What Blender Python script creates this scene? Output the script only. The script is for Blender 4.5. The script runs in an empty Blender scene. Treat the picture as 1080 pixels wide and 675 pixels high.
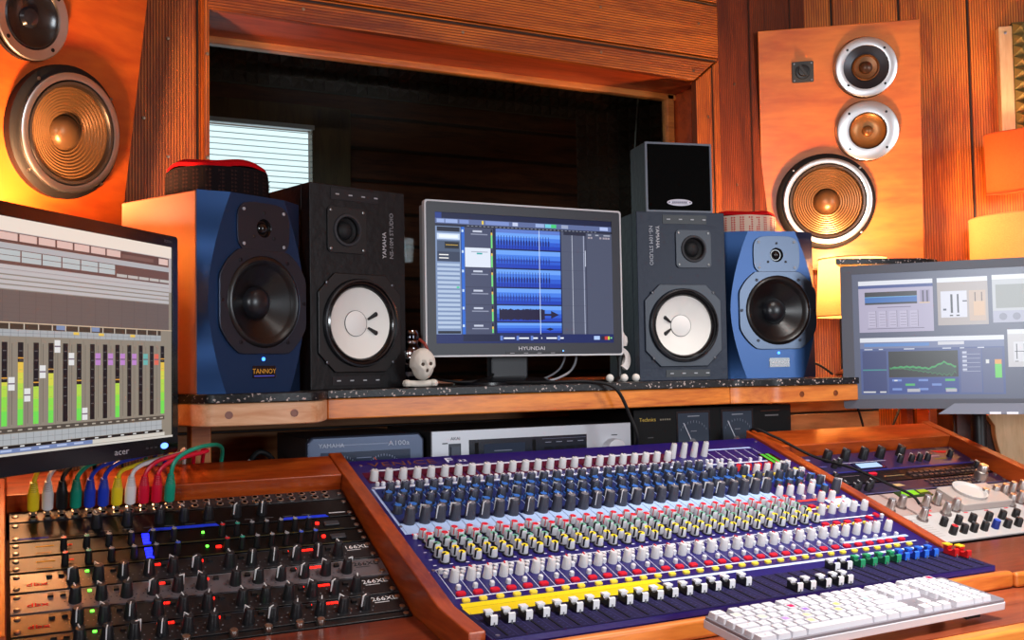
import bpy, bmesh, random
from math import *
from mathutils import Matrix, Vector, noise
random.seed(7)
COL = bpy.context.scene.collection
PI = pi
ZC = 1.15

# ------------------------------------------------------------------ colour / materials
def H(r, g, b):
    f = lambda c: (c/255/12.92) if c/255 <= .04045 else ((c/255+.055)/1.055)**2.4
    return (f(r), f(g), f(b), 1)

def newmat(name):
    m = bpy.data.materials.new(name); m.use_nodes = True
    nt = m.node_tree; b = nt.nodes['Principled BSDF']
    return m, nt, b

def attr_mat(name, rough=.5, metal=0., spec=.5, coat=0., bump=0., bscale=400):
    m, nt, b = newmat(name)
    a = nt.nodes.new('ShaderNodeAttribute'); a.attribute_name = 'Col'
    nt.links.new(a.outputs['Color'], b.inputs['Base Color'])
    b.inputs['Roughness'].default_value = rough
    b.inputs['Metallic'].default_value = metal
    b.inputs['Specular IOR Level'].default_value = spec
    b.inputs['Coat Weight'].default_value = coat
    b.inputs['Coat Roughness'].default_value = .15
    if bump:
        n = nt.nodes.new('ShaderNodeTexNoise'); n.inputs['Scale'].default_value = bscale
        tc = nt.nodes.new('ShaderNodeTexCoord'); nt.links.new(tc.outputs['Object'], n.inputs['Vector'])
        bp = nt.nodes.new('ShaderNodeBump'); bp.inputs['Strength'].default_value = bump; bp.inputs['Distance'].default_value = .002
        nt.links.new(n.outputs['Fac'], bp.inputs['Height']); nt.links.new(bp.outputs['Normal'], b.inputs['Normal'])
    return m

def emit_mat(name, strength, gloss=True):
    m, nt, b = newmat(name)
    a = nt.nodes.new('ShaderNodeAttribute'); a.attribute_name = 'Col'
    nt.links.new(a.outputs['Color'], b.inputs['Emission Color'])
    b.inputs['Emission Strength'].default_value = strength
    b.inputs['Base Color'].default_value = (.01, .01, .012, 1)
    b.inputs['Roughness'].default_value = .30
    b.inputs['Specular IOR Level'].default_value = .5 if gloss else .1
    return m

def wood(name, c1, c2, axis='X', scale=1., rough=.4, coat=.2, ribs=None, knots=.0, joint=None, streak=9.):
    """stained timber: grain runs along axis; ribs=(axis,pitch) cuts the decking grooves; joint=(axis,pitch) board joints"""
    m, nt, b = newmat(name); N = nt.nodes; L = nt.links
    tc = N.new('ShaderNodeTexCoord')
    mp = N.new('ShaderNodeMapping')
    s = {'X': (1.2, streak, streak), 'Y': (streak, 1.2, streak), 'Z': (streak, streak, 1.2)}[axis]
    mp.inputs['Scale'].default_value = [v*scale for v in s]
    L.new(tc.outputs['Object'], mp.inputs['Vector'])
    n1 = N.new('ShaderNodeTexNoise'); n1.inputs['Scale'].default_value = 2.2; n1.inputs['Detail'].default_value = 6; n1.inputs['Distortion'].default_value = .8
    L.new(mp.outputs[0], n1.inputs['Vector'])
    n2 = N.new('ShaderNodeTexNoise'); n2.inputs['Scale'].default_value = 14; n2.inputs['Detail'].default_value = 4
    L.new(mp.outputs[0], n2.inputs['Vector'])
    mx = N.new('ShaderNodeMath'); mx.operation = 'MULTIPLY_ADD'; mx.inputs[1].default_value = .45
    L.new(n2.outputs['Fac'], mx.inputs[0]); L.new(n1.outputs['Fac'], mx.inputs[2])
    cr = N.new('ShaderNodeValToRGB'); e = cr.color_ramp.elements
    e[0].position = .50; e[0].color = c2; e[1].position = .86; e[1].color = c1
    L.new(mx.outputs[0], cr.inputs['Fac'])
    out = cr.outputs['Color']
    hgt = n2.outputs['Fac']
    bp = N.new('ShaderNodeBump'); bp.inputs['Strength'].default_value = .15; bp.inputs['Distance'].default_value = .001
    L.new(hgt, bp.inputs['Height']); nrm = bp.outputs['Normal']
    sep = N.new('ShaderNodeSeparateXYZ'); L.new(tc.outputs['Object'], sep.inputs[0])
    def groove(ax, pitch, width, dark, depth):
        nonlocal out, nrm
        d = N.new('ShaderNodeMath'); d.operation = 'DIVIDE'; L.new(sep.outputs[ax], d.inputs[0]); d.inputs[1].default_value = pitch
        f = N.new('ShaderNodeMath'); f.operation = 'FRACT'; L.new(d.outputs[0], f.inputs[0])
        c = N.new('ShaderNodeMath'); c.operation = 'SUBTRACT'; L.new(f.outputs[0], c.inputs[0]); c.inputs[1].default_value = .5
        a = N.new('ShaderNodeMath'); a.operation = 'ABSOLUTE'; L.new(c.outputs[0], a.inputs[0])
        r = N.new('ShaderNodeMapRange'); L.new(a.outputs[0], r.inputs['Value'])
        r.inputs['From Min'].default_value = width*.4; r.inputs['From Max'].default_value = width
        g = N.new('ShaderNodeMix'); g.data_type = 'RGBA'; L.new(r.outputs[0], g.inputs['Factor'])
        g.inputs['A'].default_value = (*dark, 1); L.new(out, g.inputs['B'])
        out = g.outputs['Result']
        q = N.new('ShaderNodeBump'); q.inputs['Strength'].default_value = 1; q.inputs['Distance'].default_value = depth
        L.new(r.outputs[0], q.inputs['Height']); L.new(nrm, q.inputs['Normal']); nrm = q.outputs['Normal']
    if ribs: groove(ribs[0], ribs[1], .22, [v*.8 for v in c2[:3]], .0009)
    if joint: groove(joint[0], joint[1], joint[2]/joint[1], (.01, .003, .001), .004)
    if knots:
        v = N.new('ShaderNodeTexVoronoi'); v.inputs['Scale'].default_value = knots
        L.new(tc.outputs['Object'], v.inputs['Vector'])
        r = N.new('ShaderNodeMapRange'); L.new(v.outputs['Distance'], r.inputs['Value'])
        r.inputs['From Min'].default_value = .05; r.inputs['From Max'].default_value = .14
        g = N.new('ShaderNodeMix'); g.data_type = 'RGBA'; L.new(r.outputs[0], g.inputs['Factor'])
        g.inputs['A'].default_value = (c2[0]*.3, c2[1]*.25, c2[2]*.25, 1); L.new(out, g.inputs['B']); out = g.outputs['Result']
    L.new(out, b.inputs['Base Color']); L.new(nrm, b.inputs['Normal'])
    b.inputs['Roughness'].default_value = rough
    b.inputs['Coat Weight'].default_value = coat; b.inputs['Coat Roughness'].default_value = .2
    return m

PL = attr_mat('plastic_satin', .42)
GL = attr_mat('plastic_gloss', .18, coat=.3)
MA = attr_mat('matte_print', .75, spec=.25)
MT = attr_mat('metal_brushed', .34, 1.)
CH = attr_mat('metal_polished', .12, 1.)
RB = attr_mat('rubber', .6, spec=.3)
PAINT = attr_mat('painted_cabinet', .42, .85, coat=.1)
PANEL = attr_mat('enamelled_panel', .35, 0, .5)
ASH = attr_mat('black_ash_veneer', .46, 0, .35, bump=.5, bscale=60)
CLOTH = attr_mat('woven_cloth', .95, 0, .1, bump=.8, bscale=900)
LED = emit_mat('led_light', 4)
SCR_L = emit_mat('lcd_left', .85); SCR_C = emit_mat('lcd_centre', 1.1, False); SCR_R = emit_mat('lcd_right', .8)

O1, O2 = (.55, .145, .011, 1), (.18, .028, .003, 1)
W_rail = wood('red_stained_rail', (.46, .075, .008, 1), (.20, .020, .003, 1), 'X', 1.5, .35, .4)
W_railY = wood('red_stained_side_rail', (.42, .066, .007, 1), (.19, .019, .003, 1), 'Y', 1.5, .38, .3)
W_board = wood('dark_red_board', (.21, .035, .012, 1), (.10, .014, .006, 1), 'X', 1.5, .3, .5)
W_trim = wood('orange_shelf_trim', (.80, .25, .030, 1), (.46, .095, .010, 1), 'X', 1.6, .4, .3, knots=0)
W_pale = wood('pale_trim_block', (.80, .47, .27, 1), (.62, .26, .11, 1), 'X', 1.6, .5, .15)
W_apron = wood('orange_apron', (.78, .25, .04, 1), (.50, .11, .015, 1), 'X', 1.3, .4, .3)
W_desk = wood('red_brown_desk', (.34, .075, .03, 1), (.17, .028, .012, 1), 'X', 1., .3, .5)
W_panel = wood('orange_plywood', (.64, .185, .022, 1), (.42, .085, .008, 1), 'X', .8, .45, .25, streak=5)
W_panelL = wood('red_plywood', (.58, .105, .009, 1), (.36, .040, .004, 1), 'X', .8, .45, .25, streak=5)
W_ribH = wood('decking_horizontal', O1, O2, 'X', 1., .5, .1, ribs=('Z', .0068), joint=('Z', .16, .004), knots=3.2)
W_ribV = wood('decking_vertical', O1, O2, 'Z', 1., .5, .1, ribs=('X', .0062), joint=('X', .155, .004))
W_wallR = wood('decking_right_wall', (.62, .175, .013, 1), (.26, .045, .004, 1), 'Z', 1., .5, .1, ribs=('X', .0070), joint=('X', .19, .005))
W_back = wood('plain_back_boards', (.58, .25, .09, 1), (.34, .12, .035, 1), 'X', 1., .55, 0, joint=('Z', .12, .004), knots=3)
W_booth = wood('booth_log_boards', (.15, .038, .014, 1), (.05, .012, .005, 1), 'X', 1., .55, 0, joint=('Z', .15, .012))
W_pine = wood('bare_pine', (.62, .42, .23, 1), (.45, .27, .12, 1), 'Z', 1.3, .55, 0)
W_inner = wood('inner_red_frame', (.50, .08, .015, 1), (.26, .035, .008, 1), 'X', 1.2, .45, .1)

def granite():
    m, nt, b = newmat('speckled_granite'); N = nt.nodes; L = nt.links
    tc = N.new('ShaderNodeTexCoord'); v = N.new('ShaderNodeTexVoronoi'); v.inputs['Scale'].default_value = 330
    L.new(tc.outputs['Object'], v.inputs['Vector'])
    cr = N.new('ShaderNodeValToRGB'); e = cr.color_ramp.elements
    cr.color_ramp.interpolation = 'CONSTANT'
    e[0].position = 0; e[0].color = (.006, .006, .007, 1); e[1].position = .78; e[1].color = (.022, .022, .024, 1)
    k = e.new(.93); k.color = (.45, .36, .33, 1)
    sp = N.new('ShaderNodeSeparateColor'); L.new(v.outputs['Color'], sp.inputs[0]); L.new(sp.outputs[0], cr.inputs['Fac'])
    L.new(cr.outputs[0], b.inputs['Base Color']); b.inputs['Roughness'].default_value = .38; b.inputs['Specular IOR Level'].default_value = .35
    return m
GRAN = granite()

def glass(name='clear_glass', tint=(.9, .95, .93, 1)):
    m, nt, b = newmat(name); N = nt.nodes; L = nt.links
    nt.nodes.remove(b)
    t = N.new('ShaderNodeBsdfTransparent'); t.inputs[0].default_value = tint
    g = N.new('ShaderNodeBsdfGlossy'); g.inputs['Roughness'].default_value = .02
    fr = N.new('ShaderNodeFresnel'); fr.inputs[0].default_value = 1.16
    mx = N.new('ShaderNodeMixShader'); L.new(fr.outputs[0], mx.inputs[0]); L.new(t.outputs[0], mx.inputs[1]); L.new(g.outputs[0], mx.inputs[2])
    L.new(mx.outputs[0], N['Material Output'].inputs[0])
    return m
GLASS = glass()

def shade_mat(name, col, tr=.6):
    m, nt, b = newmat(name); N = nt.nodes; L = nt.links
    nt.nodes.remove(b)
    tc = N.new('ShaderNodeTexCoord'); mp = N.new('ShaderNodeMapping'); mp.inputs['Scale'].default_value = (220, 220, 420)
    L.new(tc.outputs['Object'], mp.inputs[0]); nz = N.new('ShaderNodeTexNoise'); nz.inputs['Scale'].default_value = 1; nz.inputs['Detail'].default_value = 3
    L.new(mp.outputs[0], nz.inputs['Vector'])
    mixc = N.new('ShaderNodeMix'); mixc.data_type = 'RGBA'; L.new(nz.outputs['Fac'], mixc.inputs['Factor'])
    mixc.inputs['A'].default_value = tuple(c*.7 for c in col[:3])+(1,); mixc.inputs['B'].default_value = col
    d = N.new('ShaderNodeBsdfDiffuse'); t = N.new('ShaderNodeBsdfTranslucent')
    L.new(mixc.outputs['Result'], d.inputs[0]); L.new(mixc.outputs['Result'], t.inputs[0])
    mx = N.new('ShaderNodeMixShader'); mx.inputs[0].default_value = tr; L.new(d.outputs[0], mx.inputs[1]); L.new(t.outputs[0], mx.inputs[2])
    L.new(mx.outputs[0], N['Material Output'].inputs[0])
    return m

def bulb_mat():
    m, nt, b = newmat('warm_bulb'); b.inputs['Emission Color'].default_value = (1, .62, .25, 1); b.inputs['Emission Strength'].default_value = 20
    return m
BULB = bulb_mat()

# ------------------------------------------------------------------ mesh builder
FACE = Matrix.Rotation(PI/2, 4, 'X')          # face coordinates: x right, y up, z out towards the viewer
def T(x, y, z): return Matrix.Translation((x, y, z))
def R(a, ax): return Matrix.Rotation(a, 4, ax)

class MB:
    def __init__(s, M=None):
        s.bm = bmesh.new(); s.cl = s.bm.loops.layers.float_color.new('Col'); s.M = M or Matrix()
    def f(s, vs, col):
        try: fc = s.bm.faces.new(vs)
        except ValueError: return
        for l in fc.loops: l[s.cl] = col
        return fc
    def v(s, p, M=None): return s.bm.verts.new(s.M @ (M @ Vector(p) if M else Vector(p)))
    def box(s, x0, x1, y0, y1, z0, z1, col=(1, 1, 1, 1), M=None, top=None):
        v = [s.v(p, M) for p in ((x0,y0,z0),(x1,y0,z0),(x1,y1,z0),(x0,y1,z0),(x0,y0,z1),(x1,y0,z1),(x1,y1,z1),(x0,y1,z1))]
        for i in ((0,3,2,1),(4,5,6,7),(0,1,5,4),(1,2,6,5),(2,3,7,6),(3,0,4,7)):
            s.f([v[k] for k in i], top if (top and i[0] == 4) else col)
        return s
    def rect(s, x0, x1, y0, y1, z, col, M=None):
        s.f([s.v(p, M) for p in ((x0,y0,z),(x1,y0,z),(x1,y1,z),(x0,y1,z))], col); return s
    def quad(s, pts, col, M=None):
        s.f([s.v(p, M) for p in pts], col); return s
    def prism(s, poly, z0, z1, col, M=None, top=None):
        a = [s.v((x, y, z0), M) for x, y in poly]; b = [s.v((x, y, z1), M) for x, y in poly]; n = len(poly)
        s.f(a[::-1], col); s.f(b, top or col)
        for i in range(n): s.f([a[i], a[(i+1) % n], b[(i+1) % n], b[i]], col)
        return s
    def lathe(s, prof, M=None, seg=20, cols=(1,1,1,1), cap0=True, cap1=True):
        """prof: (r,z) list; cols one colour or a list per segment"""
        rings = []
        for r, z in prof:
            if r < 1e-6: rings.append([s.v((0, 0, z), M)])
            else: rings.append([s.v((r*cos(2*PI*k/seg), r*sin(2*PI*k/seg), z), M) for k in range(seg)])
        for i in range(len(prof)-1):
            c = cols[i] if isinstance(cols, list) else cols
            A, B = rings[i], rings[i+1]
            for k in range(seg):
                k2 = (k+1) % seg
                if len(A) == 1 and len(B) == 1: break
                if len(A) == 1: s.f([A[0], B[k2], B[k]][::-1], c)
                elif len(B) == 1: s.f([A[k], A[k2], B[0]], c)
                else: s.f([A[k], A[k2], B[k2], B[k]], c)
        c0 = cols[0] if isinstance(cols, list) else cols; c1 = cols[-1] if isinstance(cols, list) else cols
        if cap0 and len(rings[0]) > 1: s.f(rings[0][::-1], c0)
        if cap1 and len(rings[-1]) > 1: s.f(rings[-1], c1)
        return s
    def tube(s, pts, r, col=(1,1,1,1), seg=8, sub=6, taper=None):
        P = [Vector(p) for p in pts]
        if sub and len(P) > 2:
            Q = []
            for i in range(len(P)-1):
                p0 = P[max(i-1, 0)]; p1 = P[i]; p2 = P[i+1]; p3 = P[min(i+2, len(P)-1)]
                for k in range(sub):
                    t = k/sub
                    Q.append(.5*((2*p1)+(-p0+p2)*t+(2*p0-5*p1+4*p2-p3)*t*t+(-p0+3*p1-3*p2+p3)*t**3))
            Q.append(P[-1]); P = Q
        up = Vector((0, 0, 1)); rings = []; n = len(P)
        prev = None
        for i in range(n):
            d = (P[min(i+1, n-1)]-P[max(i-1, 0)]).normalized()
            if prev is None:
                a = d.cross(up if abs(d.z) < .9 else Vector((1, 0, 0))).normalized()
            else:
                a = (prev - d*prev.dot(d)).normalized()
            prev = a; b = d.cross(a)
            rr = r if taper is None else r+(taper-r)*i/(n-1)
            rings.append([s.v(P[i]+rr*(cos(2*PI*k/seg)*a+sin(2*PI*k/seg)*b)) for k in range(seg)])
        for i in range(n-1):
            for k in range(seg): s.f([rings[i][k], rings[i+1][k], rings[i+1][(k+1) % seg], rings[i][(k+1) % seg]], col)
        s.f(rings[0], col); s.f(rings[-1][::-1], col)
        return s
    def mesh(s, name, fix=True):
        if fix: bmesh.ops.recalc_face_normals(s.bm, faces=s.bm.faces)
        for f in s.bm.faces: f.smooth = True
        me = bpy.data.meshes.new(name); s.bm.to_mesh(me); s.bm.free()
        me.set_sharp_from_angle(angle=radians(38))
        return me

def link(o, parent=None, M=None):
    COL.objects.link(o)
    if parent: o.parent = parent
    if M is not None: o.matrix_local = M
    return o

def part(name, mb, mat, parent=None, M=None, bevel=0, bseg=2, fix=True, label=None):
    if hasattr(mb, 'sc'):
        for me, Ms in mb.sc:
            if not me.materials: me.materials.append(mat)
            o = link(bpy.data.objects.new(name, me), parent, Ms)
        if not len(mb.bm.verts): return o
    me = mb if isinstance(mb, bpy.types.Mesh) else mb.mesh(name, fix)
    if mat and not me.materials: me.materials.append(mat)
    o = link(bpy.data.objects.new(name, me), parent, M)
    if bevel:
        b = o.modifiers.new('bevel', 'BEVEL'); b.width = bevel; b.segments = bseg; b.limit_method = 'ANGLE'; b.angle_limit = radians(40)
        b.harden_normals = True
    if label: o['label'] = label
    return o

def tag(o, label, cat, group=None):
    o['label'] = label; o['category'] = cat
    if group: o['group'] = group
    return o

def thing(name, label, cat, M=None, group=None):
    o = bpy.data.objects.new(name, None); o.empty_display_size = .05
    link(o, None, M); return tag(o, label, cat, group)

def struct(name, mb, mat, bevel=0, M=None):
    o = part(name, mb, mat, None, M, bevel); o['kind'] = 'structure'; return o

def many(name, me, mat, spots, parent, limit=100):
    """spots: local matrices. nearest 'limit' become parts of their own, the rest one 'stuff' part"""
    if not me.materials: me.materials.append(mat)
    W = parent.matrix_basis
    spots = sorted(spots, key=lambda m: (W @ m).translation.length_squared if 0 else ((W @ m).translation-Vector((0, 0, ZC))).length)
    o = None
    for m in spots[:limit]:
        if o is None: o = link(bpy.data.objects.new(name, me), parent, m)
        else:
            c = o.copy(); COL.objects.link(c); c.parent = parent; c.matrix_local = m
    rest = spots[limit:]
    if rest:
        bm = bmesh.new()
        for m in rest:
            tmp = me.copy(); tmp.transform(m); bm.from_mesh(tmp); bpy.data.meshes.remove(tmp)
        m2 = bpy.data.meshes.new(name+'_rest'); bm.to_mesh(m2); bm.free(); m2.materials.clear(); m2.materials.append(mat)
        q = link(bpy.data.objects.new(name, m2), parent); q['kind'] = 'stuff'

def text_mesh(s, size, extrude=.0002, align='LEFT', space=1.0):
    c = bpy.data.curves.new('txt', 'FONT'); c.body = s; c.size = size; c.extrude = extrude; c.align_x = align; c.resolution_u = 2
    c.space_character = space
    o = bpy.data.objects.new('txt', c); COL.objects.link(o)
    dg = bpy.context.evaluated_depsgraph_get(); me = bpy.data.meshes.new_from_object(o.evaluated_get(dg))
    bpy.data.objects.remove(o); bpy.data.curves.remove(c)
    return me
def lettering(s, size, col, mat, parent, M, align='LEFT', sx=1., bold=0., name='lettering', space=1.0):
    me = text_mesh(s, size, align=align, space=space)
    if bold: pass
    me.transform(Matrix.Diagonal((sx, 1, 1, 1)))
    at = me.color_attributes.new('Col', 'FLOAT_COLOR', 'CORNER')
    for d in at.data: d.color = col
    me.materials.clear(); me.materials.append(mat)
    return link(bpy.data.objects.new(name, me), parent, M)

def rrect(x0, x1, y0, y1, r, n=5):
    P = []
    for cx, cy, a in ((x1-r, y1-r, 0), (x0+r, y1-r, 90), (x0+r, y0+r, 180), (x1-r, y0+r, 270)):
        for k in range(n+1):
            t = radians(a+90*k/n); P.append((cx+r*cos(t), cy+r*sin(t)))
    return P
def circle(cx, cy, r, n=32, clipx=None, clipy=None):
    P = []
    for k in range(n):
        x, y = r*cos(2*PI*k/n), r*sin(2*PI*k/n)
        if clipx: x = max(-clipx, min(clipx, x))
        if clipy: y = max(-clipy, min(clipy, y))
        P.append((cx+x, cy+y))
    return P

def plate(m, outer, holes, z0, z1, col, M=None):
    """flat board with real holes through it"""
    loops = [outer]+holes
    for z in (z1, z0):
        vs = []; es = []
        for lp in loops:
            a = [m.v((x, y, z), M) for x, y in lp]
            es += [m.bm.edges.new((a[i], a[(i+1) % len(a)])) for i in range(len(a))]; vs.append(a)
        r = bmesh.ops.triangle_fill(m.bm, use_beauty=True, edges=es)
        for g in r['geom']:
            if isinstance(g, bmesh.types.BMFace):
                for l in g.loops: l[m.cl] = col
        if z == z1: top = vs
        else:
            for A, B in zip(top, vs):
                for i in range(len(A)): m.f([A[i], A[(i+1) % len(A)], B[(i+1) % len(A)], B[i]], col)

def homog(c):
    """unit-square map of a flat picture whose corners (tl,tr,br,bl) are c -> function px -> (u,v down)"""
    (x0,y0),(x1,y1),(x2,y2),(x3,y3) = c
    dx1,dx2,sx = x1-x2, x3-x2, x0-x1+x2-x3
    dy1,dy2,sy = y1-y2, y3-y2, y0-y1+y2-y3
    D = dx1*dy2-dx2*dy1; g = (sx*dy2-dx2*sy)/D; h = (dx1*sy-sx*dy1)/D
    m = Matrix(((x1-x0+g*x1, x3-x0+h*x3, x0), (y1-y0+g*y1, y3-y0+h*y3, y0), (g, h, 1))).inverted()
    def f(x, y):
        p = m @ Vector((x, y, 1)); return p.x/p.z, p.y/p.z
    return f

BLK = H(14, 14, 16); DK = H(34, 35, 40); WHT = H(235, 235, 235); GRY = H(120, 122, 128)

def screws(m, pts, r=.0035, z=0, col=H(150, 150, 155), M=None):
    if not hasattr(m, 'sc'): m.sc = []
    q = MB(); q.lathe([(r, 0), (r, .0012), (r*.5, .0016), (r*.5, .0006), (0, .0006)], None, 10, col); me = q.mesh('screw')
    for x, y in pts: m.sc.append((me, m.M @ (M or Matrix()) @ T(x, y, z)))

# ================================================================== THE ROOM
def build_room():
    Y = 2.30
    # floor and ceiling
    m = MB(); m.box(-3, 5, -3, 5.2, -.08, 0); struct('floor', m, wood('floor_boards', (.30, .14, .06, 1), (.16, .07, .03, 1), 'Y', 1, .4, .1, joint=('X', .12, .003)))
    m = MB(); m.box(-3, 5, -3, 5.2, 2.75, 2.83); struct('ceiling', m, wood('ceiling_boards', (.55, .26, .10, 1), (.35, .15, .05, 1), 'X', 1, .5, .1, joint=('Y', .12, .003)))
    # back wall with the booth window opening
    m = MB()
    m.box(-.10, .398, Y, Y+.10, 0, 2.75)
    m.box(.398, 1.809, Y, Y+.10, 2.33, 2.75)
    struct('wall_back', m, W_ribV)
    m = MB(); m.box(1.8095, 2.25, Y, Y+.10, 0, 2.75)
    struct('wall_back_corner', m, wood('shaded_decking', (.20, .035, .004, 1), (.07, .010, .002, 1), 'Z', 1., .5, .1, ribs=('X', .0062), joint=('X', .155, .004), knots=4))  # darker copy of the wall decking, painting in the shade beside the speaker
    m = MB(); m.box(.398, 1.809, Y, Y+.1, 0, 1.07)
    m.box(.30, 2.10, Y-.02, Y, .9, 1.085); struct('trim_8', m, W_back)
    # header boards over the window, mitred into the right casing
    m = MB(FACE)
    for z0, z1 in ((2.012, 2.165), (2.169, 2.335)):
        m.prism([(.398, z0), (1.807, z0), (1.807, z1), (.398, z1)], -Y, -Y+.024, O1)
    struct('trim_1', m, W_ribH, bevel=.003)
    m = MB(FACE); m.prism([(.409, 1.952), (1.724, 1.940), (1.8055, 2.0085), (.399, 2.0085)], -Y, -Y+.022, O1)
    struct('trim_2', m, W_ribH, bevel=.003)
    m = MB(FACE); m.prism([(1.726, 1.10), (1.808, 1.10), (1.808, 2.006), (1.726, 1.937)], -Y, -Y+.022, O1)
    struct('trim_3', m, W_ribV, bevel=.003)
    m = MB(); m.box(.398, .410, Y-.02, Y+.2, 1.07, 2.01); struct('trim_4', m, W_ribV, bevel=.002)
    # board heads: screws
    m = MB(FACE)
    for x, z in ((.62, 2.10), (.62, 1.98), (1.02, 2.10), (1.02, 1.98), (1.42, 2.10), (1.42, 1.98), (1.74, 2.10), (1.72, 1.965), (1.766, 1.84), (1.766, 1.60), (.405, 1.85), (.405, 1.62), (.325, 1.88), (.325, 1.62), (.275, 1.70), (1.88, 1.66), (1.88, 1.95)):
        y = Y-.0245 if z > 2.02 and .4 < x < 1.8 else (Y-.0225 if x > .41 and x < 1.81 else (Y-.0205 if x > .4 and x < .41 else Y-.0005))
        m.lathe([(.0042, 0), (.0036, .0014), (0, .0018)], T(x, z, -y), 10, H(150, 130, 110))
    struct('trim_9', m, MT)
    # reveal: soffit, jamb, sill, inner frame
    m = MB(); m.box(.41, 1.90, Y+.002, Y+.2, 1.955, 1.99); m.box(.41, 1.90, Y, Y+.2, 1.03, 1.09)
    struct('trim_5', m, W_inner)
    m = MB(); m.box(1.80, 1.84, Y+.1, Y+.2, 1.07, 1.97); struct('trim_6', m, W_inner)
    m = MB()
    for a, b, z0, z1 in ((.40, 1.86, 1.938, 1.957), (.40, 1.86, 1.09, 1.12), (1.770, 1.795, 1.1, 1.955), (.40, .43, 1.1, 1.955)):
        m.box(a, b, Y+.175, Y+.205, z0, z1)
    struct('trim_7', m, wood('window_inner_bead', (.70, .24, .05, 1), (.4, .1, .02, 1), 'X', 1.2, .4, .3), bevel=.003)
    m = MB(); m.box(.42, 1.78, Y+.188, Y+.194, 1.11, 1.95); struct('window_1', m, GLASS)
    # angled side walls
    def slab(p, q, th=.1, z1=2.75):
        p, q = Vector(p), Vector(q); d = (q-p); L = d.length; a = atan2(d.y, d.x)
        m = MB(); m.box(0, L, 0, th, 0, z1); return m, T(p.x, p.y, 0) @ R(a, 'Z')
    m, M = slab((-1.6, 1.05), (-.02, 2.28)); struct('wall_left', m, W_ribV, M=M)
    m, M = slab((2.135, 2.31), (3.25, 1.448)); struct('wall_right', m, W_wallR, M=M)
    m = MB(); xl = -1.6
    m.box(xl-.1, xl, -2.4, 1.05, 0, 1.2); m.box(xl-.1, xl, -2.4, 1.05, 2.25, 2.75)
    m.box(xl-.1, xl, -2.4, -2.2, 1.2, 2.25); m.box(xl-.1, xl, -1.4, 1.05, 1.2, 2.25); struct('wall_far_left', m, W_ribH)
    m, M = slab((3.25, 1.448), (3.25, -2.4)); struct('wall_far_right', m, W_ribV, M=M)
    m = MB(); yb = -2.4
    m.box(-1.7, 3.3, yb-.1, yb, 0, 1.0); m.box(-1.7, 3.3, yb-.1, yb, 2.4, 2.75)
    m.box(-1.7, 1.7, yb-.1, yb, 1.0, 2.4); m.box(2.85, 3.3, yb-.1, yb, 1.0, 2.4)
    struct('wall_rear', m, W_ribH)
    m = MB()
    for a, b, z0, z1 in ((1.7, 2.85, 1., 1.05), (1.7, 2.85, 2.35, 2.4), (1.7, 1.75, 1, 2.4), (2.8, 2.85, 1, 2.4)): m.box(a, b, yb-.08, yb-.02, z0, z1, WHT)
    struct('window_2', m, PL)
    m = MB()
    for a, b, z0, z1 in ((-2.2, -1.4, 1.2, 1.25), (-2.2, -1.4, 2.2, 2.25), (-2.2, -2.15, 1.2, 2.25), (-1.45, -1.4, 1.2, 2.25)): m.box(xl-.08, xl-.02, a, b, z0, z1, WHT)
    struct('window_4', m, PL)
    # recording booth beyond the glass
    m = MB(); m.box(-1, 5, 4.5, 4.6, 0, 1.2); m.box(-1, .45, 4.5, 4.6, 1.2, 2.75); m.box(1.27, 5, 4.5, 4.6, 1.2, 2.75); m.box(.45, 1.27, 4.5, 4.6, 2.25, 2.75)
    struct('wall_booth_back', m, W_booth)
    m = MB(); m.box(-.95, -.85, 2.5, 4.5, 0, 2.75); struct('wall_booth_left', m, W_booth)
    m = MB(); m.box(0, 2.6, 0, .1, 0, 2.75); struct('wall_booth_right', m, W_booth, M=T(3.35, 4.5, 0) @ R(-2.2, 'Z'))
    m = MB()
    for a, b, z0, z1 in ((.40, .47, 1.15, 2.33), (1.25, 1.43, 1.15, 2.33), (.40, 1.43, 2.24, 2.34), (.40, 1.43, 1.1, 1.2)): m.box(a, b, 4.46, 4.51, z0, z1)
    struct('window_3', m, wood('booth_window_casing', (.16, .09, .03, 1), (.09, .045, .018, 1), 'Z', 1.2, .5, 0), bevel=.004)
    b = thing('venetian_blind', 'white slatted blind over the bright window seen through the booth glass', 'blind', T(.46, 4.47, 1.2))
    sl = MB(); sl.box(0, .80, -.010, .010, -.0006, .0006, H(225, 232, 236))
    me = sl.mesh('slat')
    many('slat', me, PL, [T(0, 0, .02+.0255*k) @ R(.35, 'X') for k in range(40)], b)
    m = MB(); m.box(0, .8, -.015, .015, 1.03, 1.05, WHT); m.box(.33, .332, -.001, .001, 0, 1.04, GRY); part('head_rail', m, PL, b)
    # foam strip high on the booth wall
    def foam(name, label, M, nx, nz, p, col):
        m = MB(M if 0 else None)
        for i in range(nx):
            for k in range(nz):
                x, z = i*p, k*p
                a = [m.v(q) for q in ((x, 0, z), (x+p, 0, z), (x+p, 0, z+p), (x, 0, z+p))]; t = m.v((x+p/2, -p*.7, z+p/2))
                for j in range(4): m.f([a[j], a[(j+1) % 4], t], col)
        m.box(0, nx*p, .0, .03, 0, nz*p, col)
        o = part(name, m, MA, None, M, fix=False); tag(o, label, 'foam'); return o
    foam('acoustic_foam', 'dark grey pyramid foam strip along the top of the booth wall', T(.8, 4.42, 2.40), 48, 4, .05, H(62, 58, 50))
    foam('acoustic_foam', 'dark pyramid foam panel on the side wall inside the booth', T(2.35, 4.0, 1.2) @ R(-.9, 'Z'), 10, 22, .05, H(60, 50, 44))
build_room()

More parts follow.
